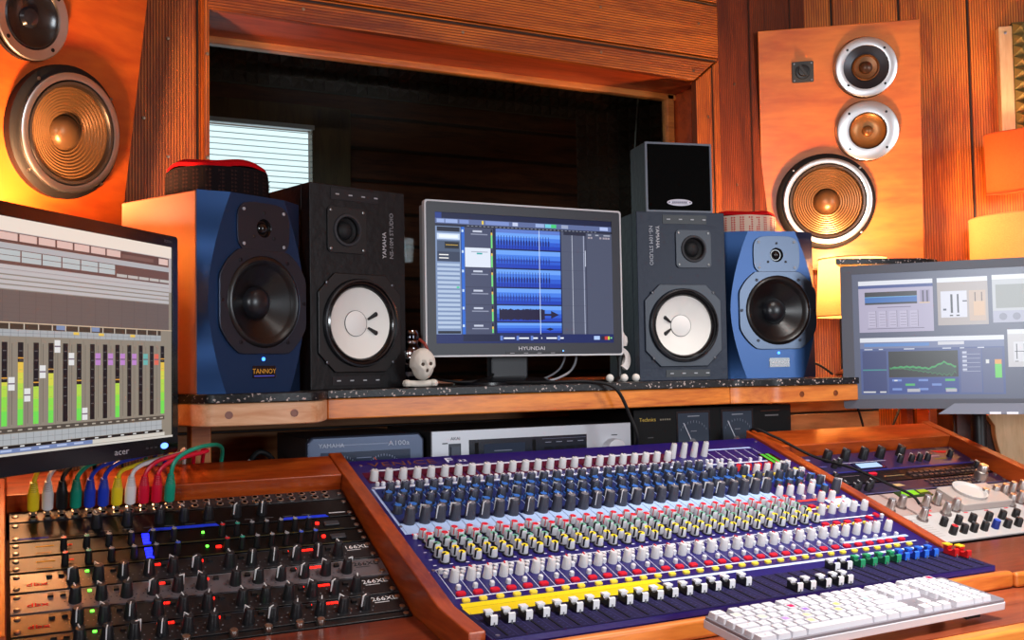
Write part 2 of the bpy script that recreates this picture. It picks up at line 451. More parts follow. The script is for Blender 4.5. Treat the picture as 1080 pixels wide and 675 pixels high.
def right_foam():
    # light wooden frame with egg-box foam at the far right of the room
    M = T(2.135, 2.31, 0) @ R(atan2(1.448-2.31, 3.25-2.135), 'Z')
    b = thing('acoustic_foam', 'framed olive egg-box foam panel on the right wall above the lamp shades', 'foam panel', M @ T(.548, -.0005, 1.66))
    m = MB(); m.box(0, .036, -.034, .0, 0, .44, WHT); part('frame_batten', m, W_pine, b, bevel=.002)
    m = MB()
    for i in range(8):
        for k in range(14):
            x, z, p = .038+i*.032, k*.032, .032
            a = [m.v(q) for q in ((x, -.03, z), (x+p, -.03, z), (x+p, -.03, z+p), (x, -.03, z+p))]; t = m.v((x+p/2, -.03-p*.8, z+p/2))
            for j in range(4): m.f([a[j], a[(j+1) % 4], t], H(120, 105, 60))
    m.box(.037, .295, -.03, 0, 0, .45, H(90, 80, 45)); part('foam_sheet', m, MA, b, fix=False)
    m = MB(FACE); screws(m, [(.018, .42), (.018, .05)], z=.034, r=.004); part('screw', m, MT, b)
right_foam()

# ================================================================== SHELF, DESK
ZW = 1.0996; ZS = 1.1144; YB = 1.702
def shelf():
    b = thing('speaker_shelf', 'long black granite shelf with orange timber edging under the speakers', 'shelf', T(0, 0, ZW))
    def front(off):
        P = [(-.35, 1.80), (.262, 1.80)]
        for k in range(7):                                   # left block bulges forward
            t = k/6; P.append((.262+.05*t, 1.80-(1.80-YB)*sin(t*PI/2)))
        P += [(.47, YB)]
        for k in range(1, 7):
            t = k/6; P.append((.47+.058*t, YB+(1.80-YB)*(1-cos(t*PI/2))))
        P += [(1.437, 1.80)]
        for k in range(1, 9):
            t = k/8; P.append((1.437+.11*t, 1.80-.045*(1-cos(t*PI))/2))
        P += [(1.77, 1.755)]
        return [(x, y+off) for x, y in P]
    F = front(-.004)
    m = MB(); m.prism(F+[(1.774, 2.29), (-.35, 2.29)], 0, .0148, BLK); part('granite_slab', m, GRAN, b, bevel=.0015)
    # timber edging: pieces
    def strip(name, poly, mat, label=None):
        m = MB(); n = len(poly); back = [(x, y+.05) for x, y in poly][::-1]
        m.prism(poly+back, -.038, -.0005, WHT); part(name, m, mat, b, bevel=.003, label=label)
    F = front(0)
    i1 = [i for i, p in enumerate(F) if p[0] <= .5281 and p[0] >= .262]; i2 = [i for i, p in enumerate(F) if p[0] >= 1.437]
    strip('corner_block', [F[i] for i in i1], W_pale, 'pale sanded block with two plugged screws')
    strip('edge_trim', [(.5285, 1.80), (1.4365, 1.80)], W_trim)
    strip('corner_block', [F[i] for i in i2], W_apron, 'curved orange block with two plugged screws')
    strip('edge_trim', [(-.35, 1.80), (.2615, 1.80)], W_trim)
    m = MB(); m.prism([(-.35, 1.85), (1.76, 1.85), (1.76, 2.285), (-.35, 2.285)], -.036, -.001, WHT); part('under_board', m, W_back, b)
    for x, y in ((.335, YB), (.443, YB), (1.60, 1.755), (1.70, 1.755)):
        m = MB(); m.lathe([(.0065, 0), (.0065, .0012), (.0045, .0015), (.0045, .0005), (0, .0005)], T(x, y, -.0195) @ FACE, 14, H(120, 62, 32) if x > 1 else H(150, 110, 100)); part('screw_plug', m, MA, b)
    m = MB(); m.box(.30, .336, 1.86, 1.90, .775-ZW, -.037, WHT); part('shelf_post', m, W_apron, b, bevel=.003)
    m = MB(); m.box(1.72, 1.755, 2.05, 2.09, .775-ZW, -.037, WHT); part('shelf_post', m, W_apron, b, bevel=.003)
    m = MB(); m.box(-.30, -.265, 1.86, 1.90, .775-ZW, -.037, WHT); part('shelf_post', m, W_apron, b, bevel=.003)
shelf()

t_ = .3273
Oc = Vector((.5503, 1.7611, ZC-.1618))
Mc = T(*Oc) @ R(t_, 'X')                       # console frame: x right, -y = down the slope (s), z normal
def CP(x, s, h=0): return (x, -s, h)
KS = .505
Kp = Mc @ Vector((0, -KS, 0))
Mf = T(*Kp) @ R(.12, 'X')                      # fader section frame
Or = Mc @ Vector((0, -.067, -.0186))
Mr = T(Or.x-.025, Or.y, Or.z) @ R(.406, 'X')  # rack planes; x relative to inner right edge of the left rack
MrR = T(Or.x+.9405, Or.y, Or.z) @ R(.406, 'X')

def desk():
    b = thing('studio_desk', 'red stained timber studio desk holding the mixing console and both racks', 'desk', T(.5, 1.0, 0))
    I = b.matrix_basis.inverted()
    def prt(name, m, mat, M=Matrix(), **k): return part(name, m, mat, b, I @ M, **k)
    # desk top
    m = MB(); m.prism([(-.75, 1.0), (2.45, 1.0), (2.45, 1.60), (2.17, 1.82), (2.17, 2.22), (-.75, 2.22)], .742, .775, WHT); prt('desk_top', m, W_desk)
    m = MB(); m.box(-.75, 2.45, .975, .9995, .738, .7755, WHT); prt('desk_edge', m, W_apron, bevel=.006, bseg=3)
    # side rails: follow console slope then fader slope
    def rail(name, x0, x1, sb=-.03, s_end=.505, drop=.09, fader=0):
        P = []
        def cy(s, h): v = Mc @ Vector((0, -s, h)); return v.y, v.z
        def fy(s, h): v = Mf @ Vector((0, -s, h)); return v.y, v.z
        top = [cy(sb, .006), cy(s_end, .006)]+([fy(fader, .006)] if fader else [])
        poly = [(y, z) for y, z in top]
        yb, zb = poly[-1]; poly += [(yb, .7755), (poly[0][0], .7755)]
        m = MB(); a = [m.v((x0, y, z)) for y, z in poly]; c = [m.v((x1, y, z)) for y, z in poly]; n = len(poly)
        m.f(a[::-1], WHT); m.f(c, WHT)
        for i in range(n): m.f([a[i], a[(i+1) % n], c[(i+1) % n], c[i]], WHT)
        prt(name, m, W_railY, bevel=.0025)
    rail('side_rail', .5253, .5498, fader=.10)
    rail('side_rail', 1.4663, 1.4905, s_end=.515)
    rail('side_rail', 2.005, 2.032, sb=-.03, s_end=.50)
    rail('side_rail', -.012, .0095, sb=.0, s_end=.45)
    def bk(x0, x1):
        m = MB(Mc); m.box(x0, x1, -.060, .022, -.07, .004, WHT); prt('back_rail', m, W_rail, bevel=.002)
    bk(-.540, -.0253); bk(.9405, 1.4545)
    # front boards of the racks
    def fb(x0, x1, yf):
        q = Mr @ Vector((0, -.368, 0)); y0, z0 = q.y, q.z
        z1 = z0-.12*(y0-yf)
        m = MB(); pl = [(y0, z0), (yf, z1), (yf, .7755), (y0, .7755)]
        a = [m.v((x0, y, z)) for y, z in pl]; c = [m.v((x1, y, z)) for y, z in pl]
        m.f(a[::-1], WHT); m.f(c, WHT)
        for i in range(4): m.f([a[i], a[(i+1) % 4], c[(i+1) % 4], c[i]], WHT)
        prt('front_board', m, W_board, bevel=.003)
    fb(.0105, .5250, 1.10); fb(1.491, 2.30, 1.16)
    # apron in front of the faders
    m = MB(); P = rrect(.53, 1.56, 1.148, 1.30, .012)
    m.box(.5505, 1.4905, 1.150, 1.1665, .7755, .803, WHT); prt('apron', m, W_apron, bevel=.006, bseg=3)
    m = MB(); m.box(1.4910, 1.66, 1.145, 1.1595, .7755, .800, WHT); prt('apron', m, W_apron, bevel=.006, bseg=3)
    # riser for the amplifiers and legs
    m = MB(); m.box(.345, 1.715, 1.855, 2.21, .885, .9125, WHT); prt('riser_board', m, W_back)
    for x in (.36, 1.0, 1.68):
        m = MB(); m.box(x, x+.03, 1.95, 2.2, .7755, .8845, WHT); prt('riser_foot', m, W_back)
    for x, y in ((-.70, 1.03), (2.35, 1.03), (-.70, 2.12), (2.08, 2.12)):
        m = MB(); m.box(x, x+.07, y, y+.07, 0, .7415, WHT); prt('leg', m, W_rail, bevel=.004)
desk()

# ================================================================== KNOB MESHES
def knob_mesh(name, r, h, body, cap, line, skirt=None, seg=12, ind=True, flat=.82, lw=.0011):
    m = MB(); pr = []; cols = []
    if skirt: pr += [(r*1.35, 0), (r*1.30, h*.14)]; cols += [skirt, skirt]
    pr += [(r, h*.14 if skirt else 0), (r*flat, h*.93), (r*flat*.86, h)]
    cols += [body]*2; cols = cols[:len(pr)-1]
    m.lathe(pr, None, seg, cols, cap0=True, cap1=False)
    m.lathe([(r*flat*.86, h), (0, h+.0004)], None, seg, cap, cap0=False)
    if ind:
        m.box(-lw/2, lw/2, r*flat*.1, r*flat+.0006, h-.0005, h+.0009, line)
        m.box(-lw/2, lw/2, r*flat-.0004, r*1.02, h*.25, h+.0009, line)
    return m.mesh(name)
def fader_mesh(name, body, top, w=.0098, d=.0235, h=.0128):
    m = MB(); y0, y1 = -d/2, d/2
    P = [(y0, 0), (y1, 0), (y1, h*.9), (y1-d*.18, h), (y1-d*.36, h*.62), (0, h*.5), (y0+d*.30, h*.62), (y0+d*.12, h*.98), (y0, h*.9)]
    a = [m.v((-w/2, y, z)) for y, z in P]; c = [m.v((w/2, y, z)) for y, z in P]; n = len(P)
    m.f(a[::-1], body); m.f(c, body)
    for i in range(n):
        col = top if i in (1, 2, 3, 6, 7, 8) else body
        m.f([a[i], a[(i+1) % n], c[(i+1) % n], c[i]], col)
    # white plates: front face and the two finger ridges
    e = .0004
    m.quad([(-w/2, y0-e, .0035), (w/2, y0-e, .0035), (w/2, y0-e, h*.92), (-w/2, y0-e, h*.92)], top)
    m.box(-w*.5-.0004, w*.5+.0004, y1-d*.40, y1+.0004, h*.86, h*1.05, top)
    m.box(-.0006, .0006, y0-.0015, y0-e, -.004, .0035, GRY)
    return m.mesh(name)

# ================================================================== MIXING CONSOLE
VIO = H(25, 15, 96); VIO2 = H(18, 12, 66); LBL = H(168, 192, 232); PW = H(214, 218, 235)
RED = H(206, 18, 44); YEL = H(240, 214, 40); TEAL = H(60, 150, 130)
def chx(i):  return .0243+.0261*i+.0034*(i//8)
def console():
    b = thing('mixing_console', 'large violet mixing console crowded with knobs in front of the granite shelf', 'mixing console', Mc)
    # body
    m = MB()
    Mi = Mc.inverted()
    def loc(x, p): v = Mi @ Vector((Oc.x+x, p[0], p[1])); return v
    k = Mc @ Vector((0, -KS, 0)); f = Mf @ Vector((0, -.118, 0)); o = Mc @ Vector((0, 0, 0))
    prof = [(o.y, o.z), (k.y, k.z), (f.y, f.z), (f.y, f.z-.008), (f.y+.02, .78), (o.y+.01, .78)]
    A = [m.bm.verts.new(loc(.0005, p)) for p in prof]; B = [m.bm.verts.new(loc(.9150, p)) for p in prof]; n = len(prof)
    m.f(A[::-1], VIO); m.f(B, VIO)
    for i in range(n): m.f([A[i], A[(i+1) % n], B[(i+1) % n], B[i]], VIO if i == 0 else (VIO2 if i == 1 else VIO))
    part('chassis', m, PANEL, b)
    # printing on the main panel
    m = MB(); h = .0004
    def r(x0, x1, s0, s1, c, z=h): m.rect(x0, x1, -s1, -s0, z, c)
    r(.030, .640, .044, .050, PW)
    for i in range(24):
        x = chx(i)
        r(x-.012, x+.0125, .052, .096, H(84, 8, 40))
        r(x-.0125, x+.0120, .112, .118, PW)
    r(.008, .735, .118, .286, LBL); r(.012, .731, .121, .283, H(28, 40, 96), h*1.5)
    for i in range(28):
        x = chx(i); r(x-.012, x+.012, .250, .2845, LBL, h*1.8)
        r(x-.0136, x-.0126, .121, .283, LBL, h*2)
        r(x-.006, x+.014, .286, .293, H(220, 40, 60), h*2)
        r(x-.0115, x-.0107, .398, .479, PW)
        for s in (.300, .322, .345, .368, .385):
            r(x-.009, x-.004, s, s+.0022, PW)
    for g in range(4):
        x0 = chx(g*8)-.0125; x1 = chx(g*8+7)+.0135
        if g == 3: x1 = .894
        r(x0, x1, .478, .4805, PW)
        r(x0, x1, .398, .4000, PW)
    r(.012, .336, .494, .5045, H(232, 205, 20), h); 
    r(.339, .735, .4985, .5045, H(190, 205, 235)); r(.742, .893, .4985, .5045, H(190, 205, 235))
    r(.742, .893, .455, .4625, H(170, 190, 232))
    for x in (.745, .77, .795, .82, .845, .868): r(x, x+.0012, .055, .10, PW)
    r(.752, .868, .045, .051, H(170, 190, 232)); r(.700, .86, .115, .1195, PW)
    r(.78, .895, .295, .302, H(220, 60, 50)); r(.84, .90, .302, .338, H(190, 205, 235))
    r(.752, .895, .332, .336, PW); r(.752, .895, .375, .3785, PW)
    part('panel_print', m, MA, b, fix=False)
    m = MB(); m.quad([(.010, -.494, .0006), (.336, -.494, .0006), (.336, -.5045, .0006), (.010, -.5045, .0006)], YEL)
    m2 = MB(Mi @ Mf @ T(-Kp.x+Oc.x, 0, 0) if 0 else Mi @ Mf)
    m2.rect(.010, .326, -.0265, -.0005, .0006, H(232, 205, 20))
    part('scribble_strip', m2, MA, b, fix=False, label='yellow tape strip')
    # LED meter
    m = MB(); m.box(.857, .893, -.135, -.085, .0005, .0015, BLK); part('meter_window', m, GL, b)
    m = MB()
    for q in range(12):
        for w in range(2): m.box(.862+w*.013, .870+w*.013, -.088-.0038*q-.0012, -.088-.0038*q, .0016, .0019, H(60, 150, 40))
    part('level_meter', m, LED, b)
    # knobs
    LG = H(205, 205, 208); DG = H(46, 50, 66)
    S = {}
    def add(key, x, s, a=None, h=0): S.setdefault(key, []).append(T(x, -s, h) @ R(random.uniform(-2.2, 2.2) if a is None else a, 'Z'))
    rr = random.Random(3)
    for i in range(24):
        x = chx(i)
        add('gain', x, .083, rr.uniform(-.6, .8))
        add('btn', x-.002, .107, 0); add('btn', x+.0085, .107, 0)
        for kx, s, key in ((.009, .140, 'eqb'), (-.002, .163, 'eq'), (.009, .190, 'eqb'), (-.003, .212, 'eq')): add(key, x+kx, s, rr.uniform(-.9, .9))
        add('eqt', x+.003, .250, rr.uniform(-.6, 2.4))
    for i in range(24, 28):
        x = chx(i); add('gaint', x-.010+.0, .072, .2); add('btn', x-.002, .107, 0); add('btn', x+.0085, .107, 0)
        if i < 28:
            for kx, s, key in ((.005, .14, 'aux4' if i > 24 else 'eqb'), (.009, .175, 'eqb'), (-.003, .207, 'eq')): add(key, x+kx, s, rr.uniform(-.9, .9))
            add('eqt', x+.003, .250, rr.uniform(-.6, 2.4))
    for i in range(28):
        x = chx(i)
        for kx, s, key in ((.006, .300, 'aux1'), (.010, .315, 'aux1'), (.007, .331, 'aux2'), (.011, .346, 'aux2'), (.008, .362, 'aux3'), (.012, .378, 'aux3')):
            add(key, x+kx, s, rr.uniform(1.9, 2.9))
        add('btn', x-.005, .300, 0)
        for kx, s in ((-.0065, .408), (.001, .412), (-.004, .420), (.015, .418), (.0165, .430)): add('btn', x+kx, s, 0)
    for i in range(33):
        x = chx(i)+(-.006 if i > 30 else 0)
        add('pan', x+.004, .433, rr.uniform(-.4, .4))
        add('btn', x+.001, .456, 0)
        add('mute', x-.001, .4705, 0); add('solo', x-.001, .4885, 0)
    # master section
    for c in range(4):
        x = .752+.026*c
        add('capr', x+.004, .150, 0)
        add('btn', x+.012, .112, 0)
        for s, key in ((.168, 'pan'), (.205, 'eqb'), (.235, 'eq'), (.268, 'pan')): add(key, x+.008, s, rr.uniform(-.8, .8))
        add('solo', x-.006, .183, 0); add('btn', x-.003, .29, 0)
        for s in (.325, .393): add('mute', x+.012+(-.003 if s > .35 else 0), s, 0); add('solo', x+.021+(-.003 if s > .35 else 0), s+.010, 0)
        for s in (.352,): add('pan', x+.036, s, rr.uniform(-.3, .3))
        add('pan', x+.026, .305, .2) if c > 1 else None
    for x, s, key in ((.862, .155, 'aux4'), (.878, .152, 'aux4'), (.850, .175, 'eqb'), (.866, .19, 'aux3'), (.884, .188, 'aux4'), (.855, .215, 'eqb'), (.88, .218, 'eq'), (.862, .245, 'aux4'), (.885, .24, 'eqb'), (.87, .27, 'eq'), (.893, .275, 'eqt'), (.893, .352, 'pan'), (.886, .305, 'btn'), (.896, .38, 'mute'), (.902, .388, 'btn'), (.872, .387, 'mute')):
        add(key, x, s)
    gm = knob_mesh('gain_knob', .0076, .019, LG, LG, BLK, flat=.86)
    many('gain_knob', gm, PL, S['gain'], b)
    many('tall_gain_knob', knob_mesh('tall_gain_knob', .0072, .030, LG, H(170, 170, 172), BLK, flat=.8), PL, S['gaint'], b)
    many('equalizer_knob', knob_mesh('equalizer_knob', .0088, .020, DG, H(70, 78, 100), WHT, skirt=H(36, 84, 160)), PL, S['eqb'], b)
    many('frequency_knob', knob_mesh('frequency_knob', .0082, .015, DG, H(44, 104, 190), H(90, 140, 210)), PL, S['eq'], b)
    many('tall_equalizer_knob', knob_mesh('tall_equalizer_knob', .0096, .028, H(58, 60, 72), H(110, 108, 116), WHT, flat=.78), PL, S['eqt'], b)
    for key, nm, cap in (('aux1', 'red_capped_knob', RED), ('aux2', 'green_capped_knob', H(110, 170, 150)), ('aux3', 'yellow_capped_knob', YEL), ('aux4', 'grey_knob', LG)):
        many(nm, knob_mesh(nm, .0068, .0145, H(190, 192, 200), cap, BLK if key != 'aux1' else H(230, 60, 70), skirt=H(24, 24, 34), flat=.9, lw=.0028 if key in ('aux3', 'aux2') else .0014), PL, S[key], b)
    many('pan_knob', knob_mesh('pan_knob', .0072, .0185, H(206, 205, 208), H(206, 205, 208), RED, flat=.84, lw=.002), PL, S['pan'], b)
    def btn(name, w, d, hh, col, rad=.0015):
        m = MB(); m.prism(rrect(-w/2, w/2, -d/2, d/2, rad, 3), 0, hh, col); m.prism(rrect(-w/2*.85, w/2*.85, -d/2*.85, d/2*.85, rad*.8, 3), hh, hh+.0008, col); return m.mesh(name)
    many('switch_button', btn('switch_button', .0062, .0062, .006, H(222, 224, 230)), PL, S['btn'], b)
    many('mute_button', btn('mute_button', .014, .009, .003, RED, .003), PL, S['mute'], b)
    many('solo_button', btn('solo_button', .0115, .0075, .003, H(238, 212, 70), .0025), PL, S['solo'], b)
    many('red_cap_knob', knob_mesh('red_cap_knob', .0062, .012, H(215, 40, 40), RED, RED, ind=False), PL, S['capr'], b)
    # fader section (local to the console)
    Ml = Mi @ Mf
    m = MB(Ml); hh = .0005
    m.rect(.004, .911, -.117, -.0275, hh, H(24, 20, 62))
    m.rect(.336, .911, -.0275, -.0005, hh, VIO)
    sx = [chx(i) for i in range(25)]+[.676+.0275*k for k in range(9)]
    for x in sx:
        m.rect(x-.0125, x-.0118, -.116, -.022, hh*1.6, H(66, 62, 120))
        for q in range(9): m.rect(x+.006, x+.0095, -.112+.0098*q, -.1113+.0098*q, hh*1.8, H(86, 90, 150))
    part('fader_print', m, MA, b, fix=False)
    m = MB(Ml)
    for x in sx: m.box(x-.0013, x+.0013, -.112, -.030, .0004, .0012, H(6, 6, 14))
    part('fader_slot', m, MA, b)
    wf = fader_mesh('fader_cap', H(30, 32, 34), H(232, 232, 236))
    sp = []
    for i in range(17):
        sp.append(Ml @ T(chx(i)-.002+(0 if i < 16 else .002), -(.064-.013*i/16), .002))
    for x, s in ((.500, .100), (.526, .099), (.556, .099), (.582, .098), (.609, .097), (.629, .042), (.655, .042)): sp.append(Ml @ T(x+.004, -s, .002))
    sp[-3] = Ml @ T(.606, -.097, .002)
    many('fader_cap', wf, PL, sp, b)
    many('green_fader_cap', fader_mesh('green_fader_cap', H(20, 92, 62), H(40, 150, 100)), PL, [Ml @ T(.688+.0265*k, -.041, .002) for k in range(4)], b)
    many('blue_fader_cap', fader_mesh('blue_fader_cap', H(20, 52, 160), H(44, 110, 225)), PL, [Ml @ T(.790+.0225*k, -.038, .002) for k in range(4)], b)
    m = MB(Mi)
    ye = H(250, 205, 40)
    many('master_fader_cap', fader_mesh('master_fader_cap', H(190, 20, 24), H(200, 24, 28)), PL, [Ml @ T(.892, -.050, .002), Ml @ T(.905, -.064, .002)], b)
    m = MB(Ml)
    for x, s in ((.892, .050), (.905, .064)): m.box(x-.0065, x+.0065, -s+.003, -s+.0145, .0165, .0185, ye)
    part('master_fader_top', m, PL, b)
    # title and screws
    lettering('VENICE', .0255, H(104, 60, 48), MA, b, T(.034, -.030, .0005), sx=1.42, space=1.08)
    lettering('F', .026, PW, MA, b, T(.180, -.029, .0005), sx=1.5)
    lettering('32', .010, PW, MA, b, T(.205, -.029, .0005), sx=1.8)
    m = MB()
    for x, s in ((.020, .022), (.012, .118), (.010, .26), (.010, .40), (.905, .02), (.908, .49)): m.lathe([(.003, 0), (.003, .0012), (0, .002)], T(x, -s, .0003), 10, H(190, 190, 210))
    m.lathe([(.003, 0), (.003, .0012), (0, .002)], Ml @ T(.012, -.108, .0003), 10, H(190, 190, 210))
    part('screw', m, MT, b)
    for i in (3, 9):
        pass
console()

# ================================================================== RACK UNITS
def unit(label, M, s0, s1, col, name='rack_unit', cat='rack unit', depth=.04, mat=None, W=.508):
    b = thing(name, label, cat, M @ T(0, -s1, 0)); h = s1-s0
    m = MB(); m.box(0, W, .0008, h-.0008, -.004, 0, col); m.box(.018, W-.018, .002, h-.002, -depth, -.004, BLK)
    part('front_panel', m, mat or PANEL, b, bevel=.0008)
    m = MB(); m.lathe([(.0042, 0), (.0042, .0014), (.0025, .0022), (0, .0022)], None, 10, H(170, 170, 172)); m = m.mesh('rack_screw')
    many('rack_screw', m, MT, [T(x, y, 0) for x in (.008, W-.008) for y in ((h/2,) if h < .036 else (.009, h-.009))], b)
    return b, h
ML = Mr @ T(-.511, 0, 0)
MRR = MrR @ T(.001, 0, 0)
DARKP = attr_mat('brushed_dark_panel', .38, .75)

def left_rack():
    X = lambda x: .511+x
    # patch bay
    b, h = unit('black patch bay with rows of jack sockets, topmost unit of the left rack', ML, .002, .034, H(34, 33, 36), 'patch_bay', 'patch bay')
    jm = MB(); jm.lathe([(.0056, 0), (.0056, .0018), (.0036, .0024), (.0030, .0006), (0, .0004)], None, 12, [H(190, 188, 185), H(200, 196, 190), H(20, 20, 20), BLK]); jm = jm.mesh('jack_socket')
    many('jack_socket', jm, MT, [T(X(-.479+.0193*k), y, 0) for k in range(24) for y in (.009, .0225)], b)
    m = MB()
    for k in range(24): m.rect(X(-.486+.0193*k), X(-.474+.0193*k), .0148, .0160, .0004, H(120, 118, 120))
    part('panel_print', m, MA, b, fix=False)
    BK = knob_mesh('control_knob', .0085, .022, H(24, 24, 27), H(40, 40, 44), WHT, seg=14, flat=.74, lw=.0014)
    SK = {}
    for nm, c in (('r', H(200, 30, 40)), ('t', H(40, 150, 130)), ('g', H(140, 140, 145)), ('b', H(60, 90, 200))):
        SK[nm] = knob_mesh('small_knob', .0052, .019, H(18, 18, 20), c, H(170, 170, 175), seg=10, flat=.8, lw=.0009)
    def leds(b, lst, name='indicator_light'):
        for x, y, w, d, c in lst:
            m = MB(); m.prism(rrect(x-w/2, x+w/2, y-d/2, y+d/2, min(w, d)*.3, 3), 0, .0018, c); part(name, m, LED, b)
    LR, LG_, LB = H(255, 25, 15), H(90, 230, 60), H(20, 30, 255)
    # channel strip with blue bands
    b, h = unit('black processor with two bright blue bands, just below the patch bay', ML, .036, .089, H(30, 30, 32), 'signal_processor', 'rack unit', mat=DARKP)
    m = MB(); z = .0005
    for a, c in ((-.325, -.221), (-.123, -.048)): m.prism([(X(a), .0015), (X(c), .0015), (X(c)-.004, .0085), (X(a)+.004, .0085)], 0, z, H(30, 60, 230))
    m.rect(X(-.045), X(-.018), .010, .013, z, H(190, 190, 195)); m.rect(X(-.50), X(-.46), .006, .009, z, H(60, 70, 190)); m.rect(X(-.46), X(-.40), .007, .0078, z, H(140, 120, 90))
    for k in range(11): m.rect(X(-.39+.03*k), X(-.375+.03*k), .012, .0128, z, H(120, 120, 125))
    part('panel_print', m, MA, b, fix=False)
    many('control_knob', BK, PL, [T(X(x), .028, 0) @ R(a, 'Z') for x, a in ((-.395, .3), (-.352, 0), (-.305, -.3), (-.27, .4), (-.233, -.1), (-.19, 2.4), (-.150, 2.8))], b)
    # two rows with small coloured knobs
    for (s0, s1, lab, led) in ((.091, .128, 'black equaliser with small colour capped knobs, upper of two alike', 0), (.130, .167, 'black equaliser with small colour capped knobs, lower of two alike', 1)):
        b, h = unit(lab, ML, s0, s1, H(26, 26, 27), 'equalizer_unit', 'equaliser', mat=DARKP)
        cols = 'rtggggb' if not led else 'rtgggbb'
        for base in (-.222, -.442):
            xs = [base+.0222*k for k in range(7)] if base > -.3 else [base+.030*k for k in range(6)]
            by = {}
            for k, x in enumerate(xs): by.setdefault(cols[k], []).append(x)
            for c, xx in by.items(): many('small_knob', SK[c], PL, [T(X(x), .013, 0) @ R(.3-.2*random.random(), 'Z') for x in xx], b)
        m = MB(); z = .0005
        m.rect(.03, .478, .0015, .0022, z, H(110, 100, 50))
        for a in (-.478,): m.rect(X(a), X(a)+.024, .022, .0245, z, H(200, 150, 30)); m.rect(X(a), X(a)+.020, .006, .0075, z, H(150, 100, 20)); m.rect(X(a)+.040, X(a)+.047, .010, .013, z, BLK)
        m.rect(X(-.437), X(-.430), .020, .024, z, H(220, 60, 30))
        part('panel_print', m, MA, b, fix=False)
        m = MB()
        m.box(X(-.062), X(-.038), .012, .024, 0, .003, H(46, 48, 54)); part('push_button', m, PL, b, bevel=.001)
        leds(b, [(X(-.072), .022, .006, .006, LR), (X(-.248), .024, .0042, .004, LG_)] + ([(X(-.232), .020, .008, .0045, LR)] if led else []))
        m = MB()
        for q in range(4): m.box(X(-.335), X(-.325), .006+.0075*q, .0115+.0075*q, 0, .0012, LB)
        part('level_meter', m, LED, b)
    # four compressors
    def comp(label, s0, s1, col, txt, dbx=True, light=False, mat=None):
        b, h = unit(label, ML, s0, s1, col, 'compressor', 'compressor', mat=mat)
        xs = [-.060, -.092, -.124, -.158, -.190, -.222, -.268, -.300, -.332, -.366, -.398, -.430]
        rr = random.Random(int(s0*1e4))
        many('control_knob', BK, PL, [T(X(x)-.004, .017, 0) @ R(rr.choice((.2, -.3, -1.2, 2.2, 2.9, .6)), 'Z') for x in xs], b)
        tc = H(30, 30, 32) if light else H(225, 225, 228)
        lettering(txt, .0125, tc, MA, b, T(X(-.050), .028, .0004), sx=1.15)
        m = MB(); z = .0005
        m.rect(X(-.047), X(-.025), .0235, .0248, z, tc)
        tick = H(120, 120, 124) if not light else H(50, 50, 54)
        for x in xs:
            for a in (-135, -90, -45, 0, 45, 90, 135):
                t = radians(a+90); cx, cy = X(x)-.004+.0125*cos(t), .017+.0125*sin(t)
                m.rect(cx-.0009, cx+.0009, cy-.0009, cy+.0009, z, tick)
        m.rect(.02, .488, h-.0025, h-.0015, z, H(150, 152, 160) if light else H(70, 74, 84))
        part('panel_print', m, MA, b, fix=False)
        lettering('dbx', .011, H(225, 30, 25), MA, b, T(X(-.492), .013, .0004), sx=1.6)
        m = MB(); m.box(-.0035, .0035, 0, .006, 0, .0035, H(30, 30, 32)); m = m.mesh('push_button')
        many('push_button', m, PL, [T(X(x), .030, 0) for x in (-.075, -.140, -.206, -.250, -.315, -.382, -.448, -.463)], b)
        for x0 in (-.125, -.340):
            m = MB()
            for q in range(5): m.box(X(x0)+.0056*q, X(x0)+.0056*q+.0046, .034, .0375, 0, .0012, LR)
            part('gain_meter', m, LED, b)
        leds(b, [(X(-.137), .036, .004, .003, LR), (X(-.205), .036, .0052, .0032, LG_), (X(-.415), .036, .005, .0032, LG_), (X(-.262), .034, .0046, .004, LR)])
    comp('black compressor marked 166XL with amber and red lights', .169, .214, H(30, 30, 34), '166XL')
    comp('grey panelled compressor marked 266XL between black units', .216, .261, H(98, 90, 94), '266XL', light=True)
    comp('black compressor marked 266XL directly below the grey one', .263, .308, H(26, 26, 29), '266XL')
    comp('black compressor marked 266XL, lowest of the left rack', .310, .352, H(26, 26, 29), '266XL')
    m = MB()
    b, h = unit('thin black panel with silver thumb screws at the foot of the left rack', ML, .3535, .366, H(20, 20, 22), 'blank_panel', 'panel')
    tk = MB(); tk.lathe([(.0058, 0), (.0062, .006), (.005, .009), (0, .0095)], None, 14, H(176, 172, 165)); tk = tk.mesh('thumb_screw')
    many('thumb_screw', tk, MT, [T(X(x), .007, 0) for x in (-.134, -.163, -.205, -.25, -.31, -.37)], b)

    # patch cables
    def cable(k, x, col, label, pts, group='patch cables in the left rack'):
        b = thing('patch_cable', label, 'cable', Mr @ T(x, -.018+.0005*(k % 2), .0018), group)
        m = MB(); m.lathe([(.0028, -.0012), (.0028, .008)], None, 10, H(190, 185, 175)); part('plug', m, MT, b)
        m = MB(); m.lathe([(.0060, .008), (.0080, .010), (.0082, .034), (.0074, .038), (.0048, .050), (.0040, .054)], None, 14, col); 
        for q in range(5): m.lathe([(.0066-.0005*q, .040+.003*q), (.0072-.0005*q, .0412+.003*q), (.0066-.0005*q, .0424+.003*q)], None, 12, tuple(c*.75 for c in col[:3])+(1,))
        part('boot', m, PL, b)
        m = MB(); m.tube([(0, 0, .050)]+pts, .0033, col, 8, 7); part('cord', m, PL, b)
    Yc, Wc, Bc, Tc, Uc, Rc = H(240, 208, 30), H(235, 228, 225), H(18, 18, 20), H(20, 150, 120), H(30, 60, 190), H(215, 15, 50)
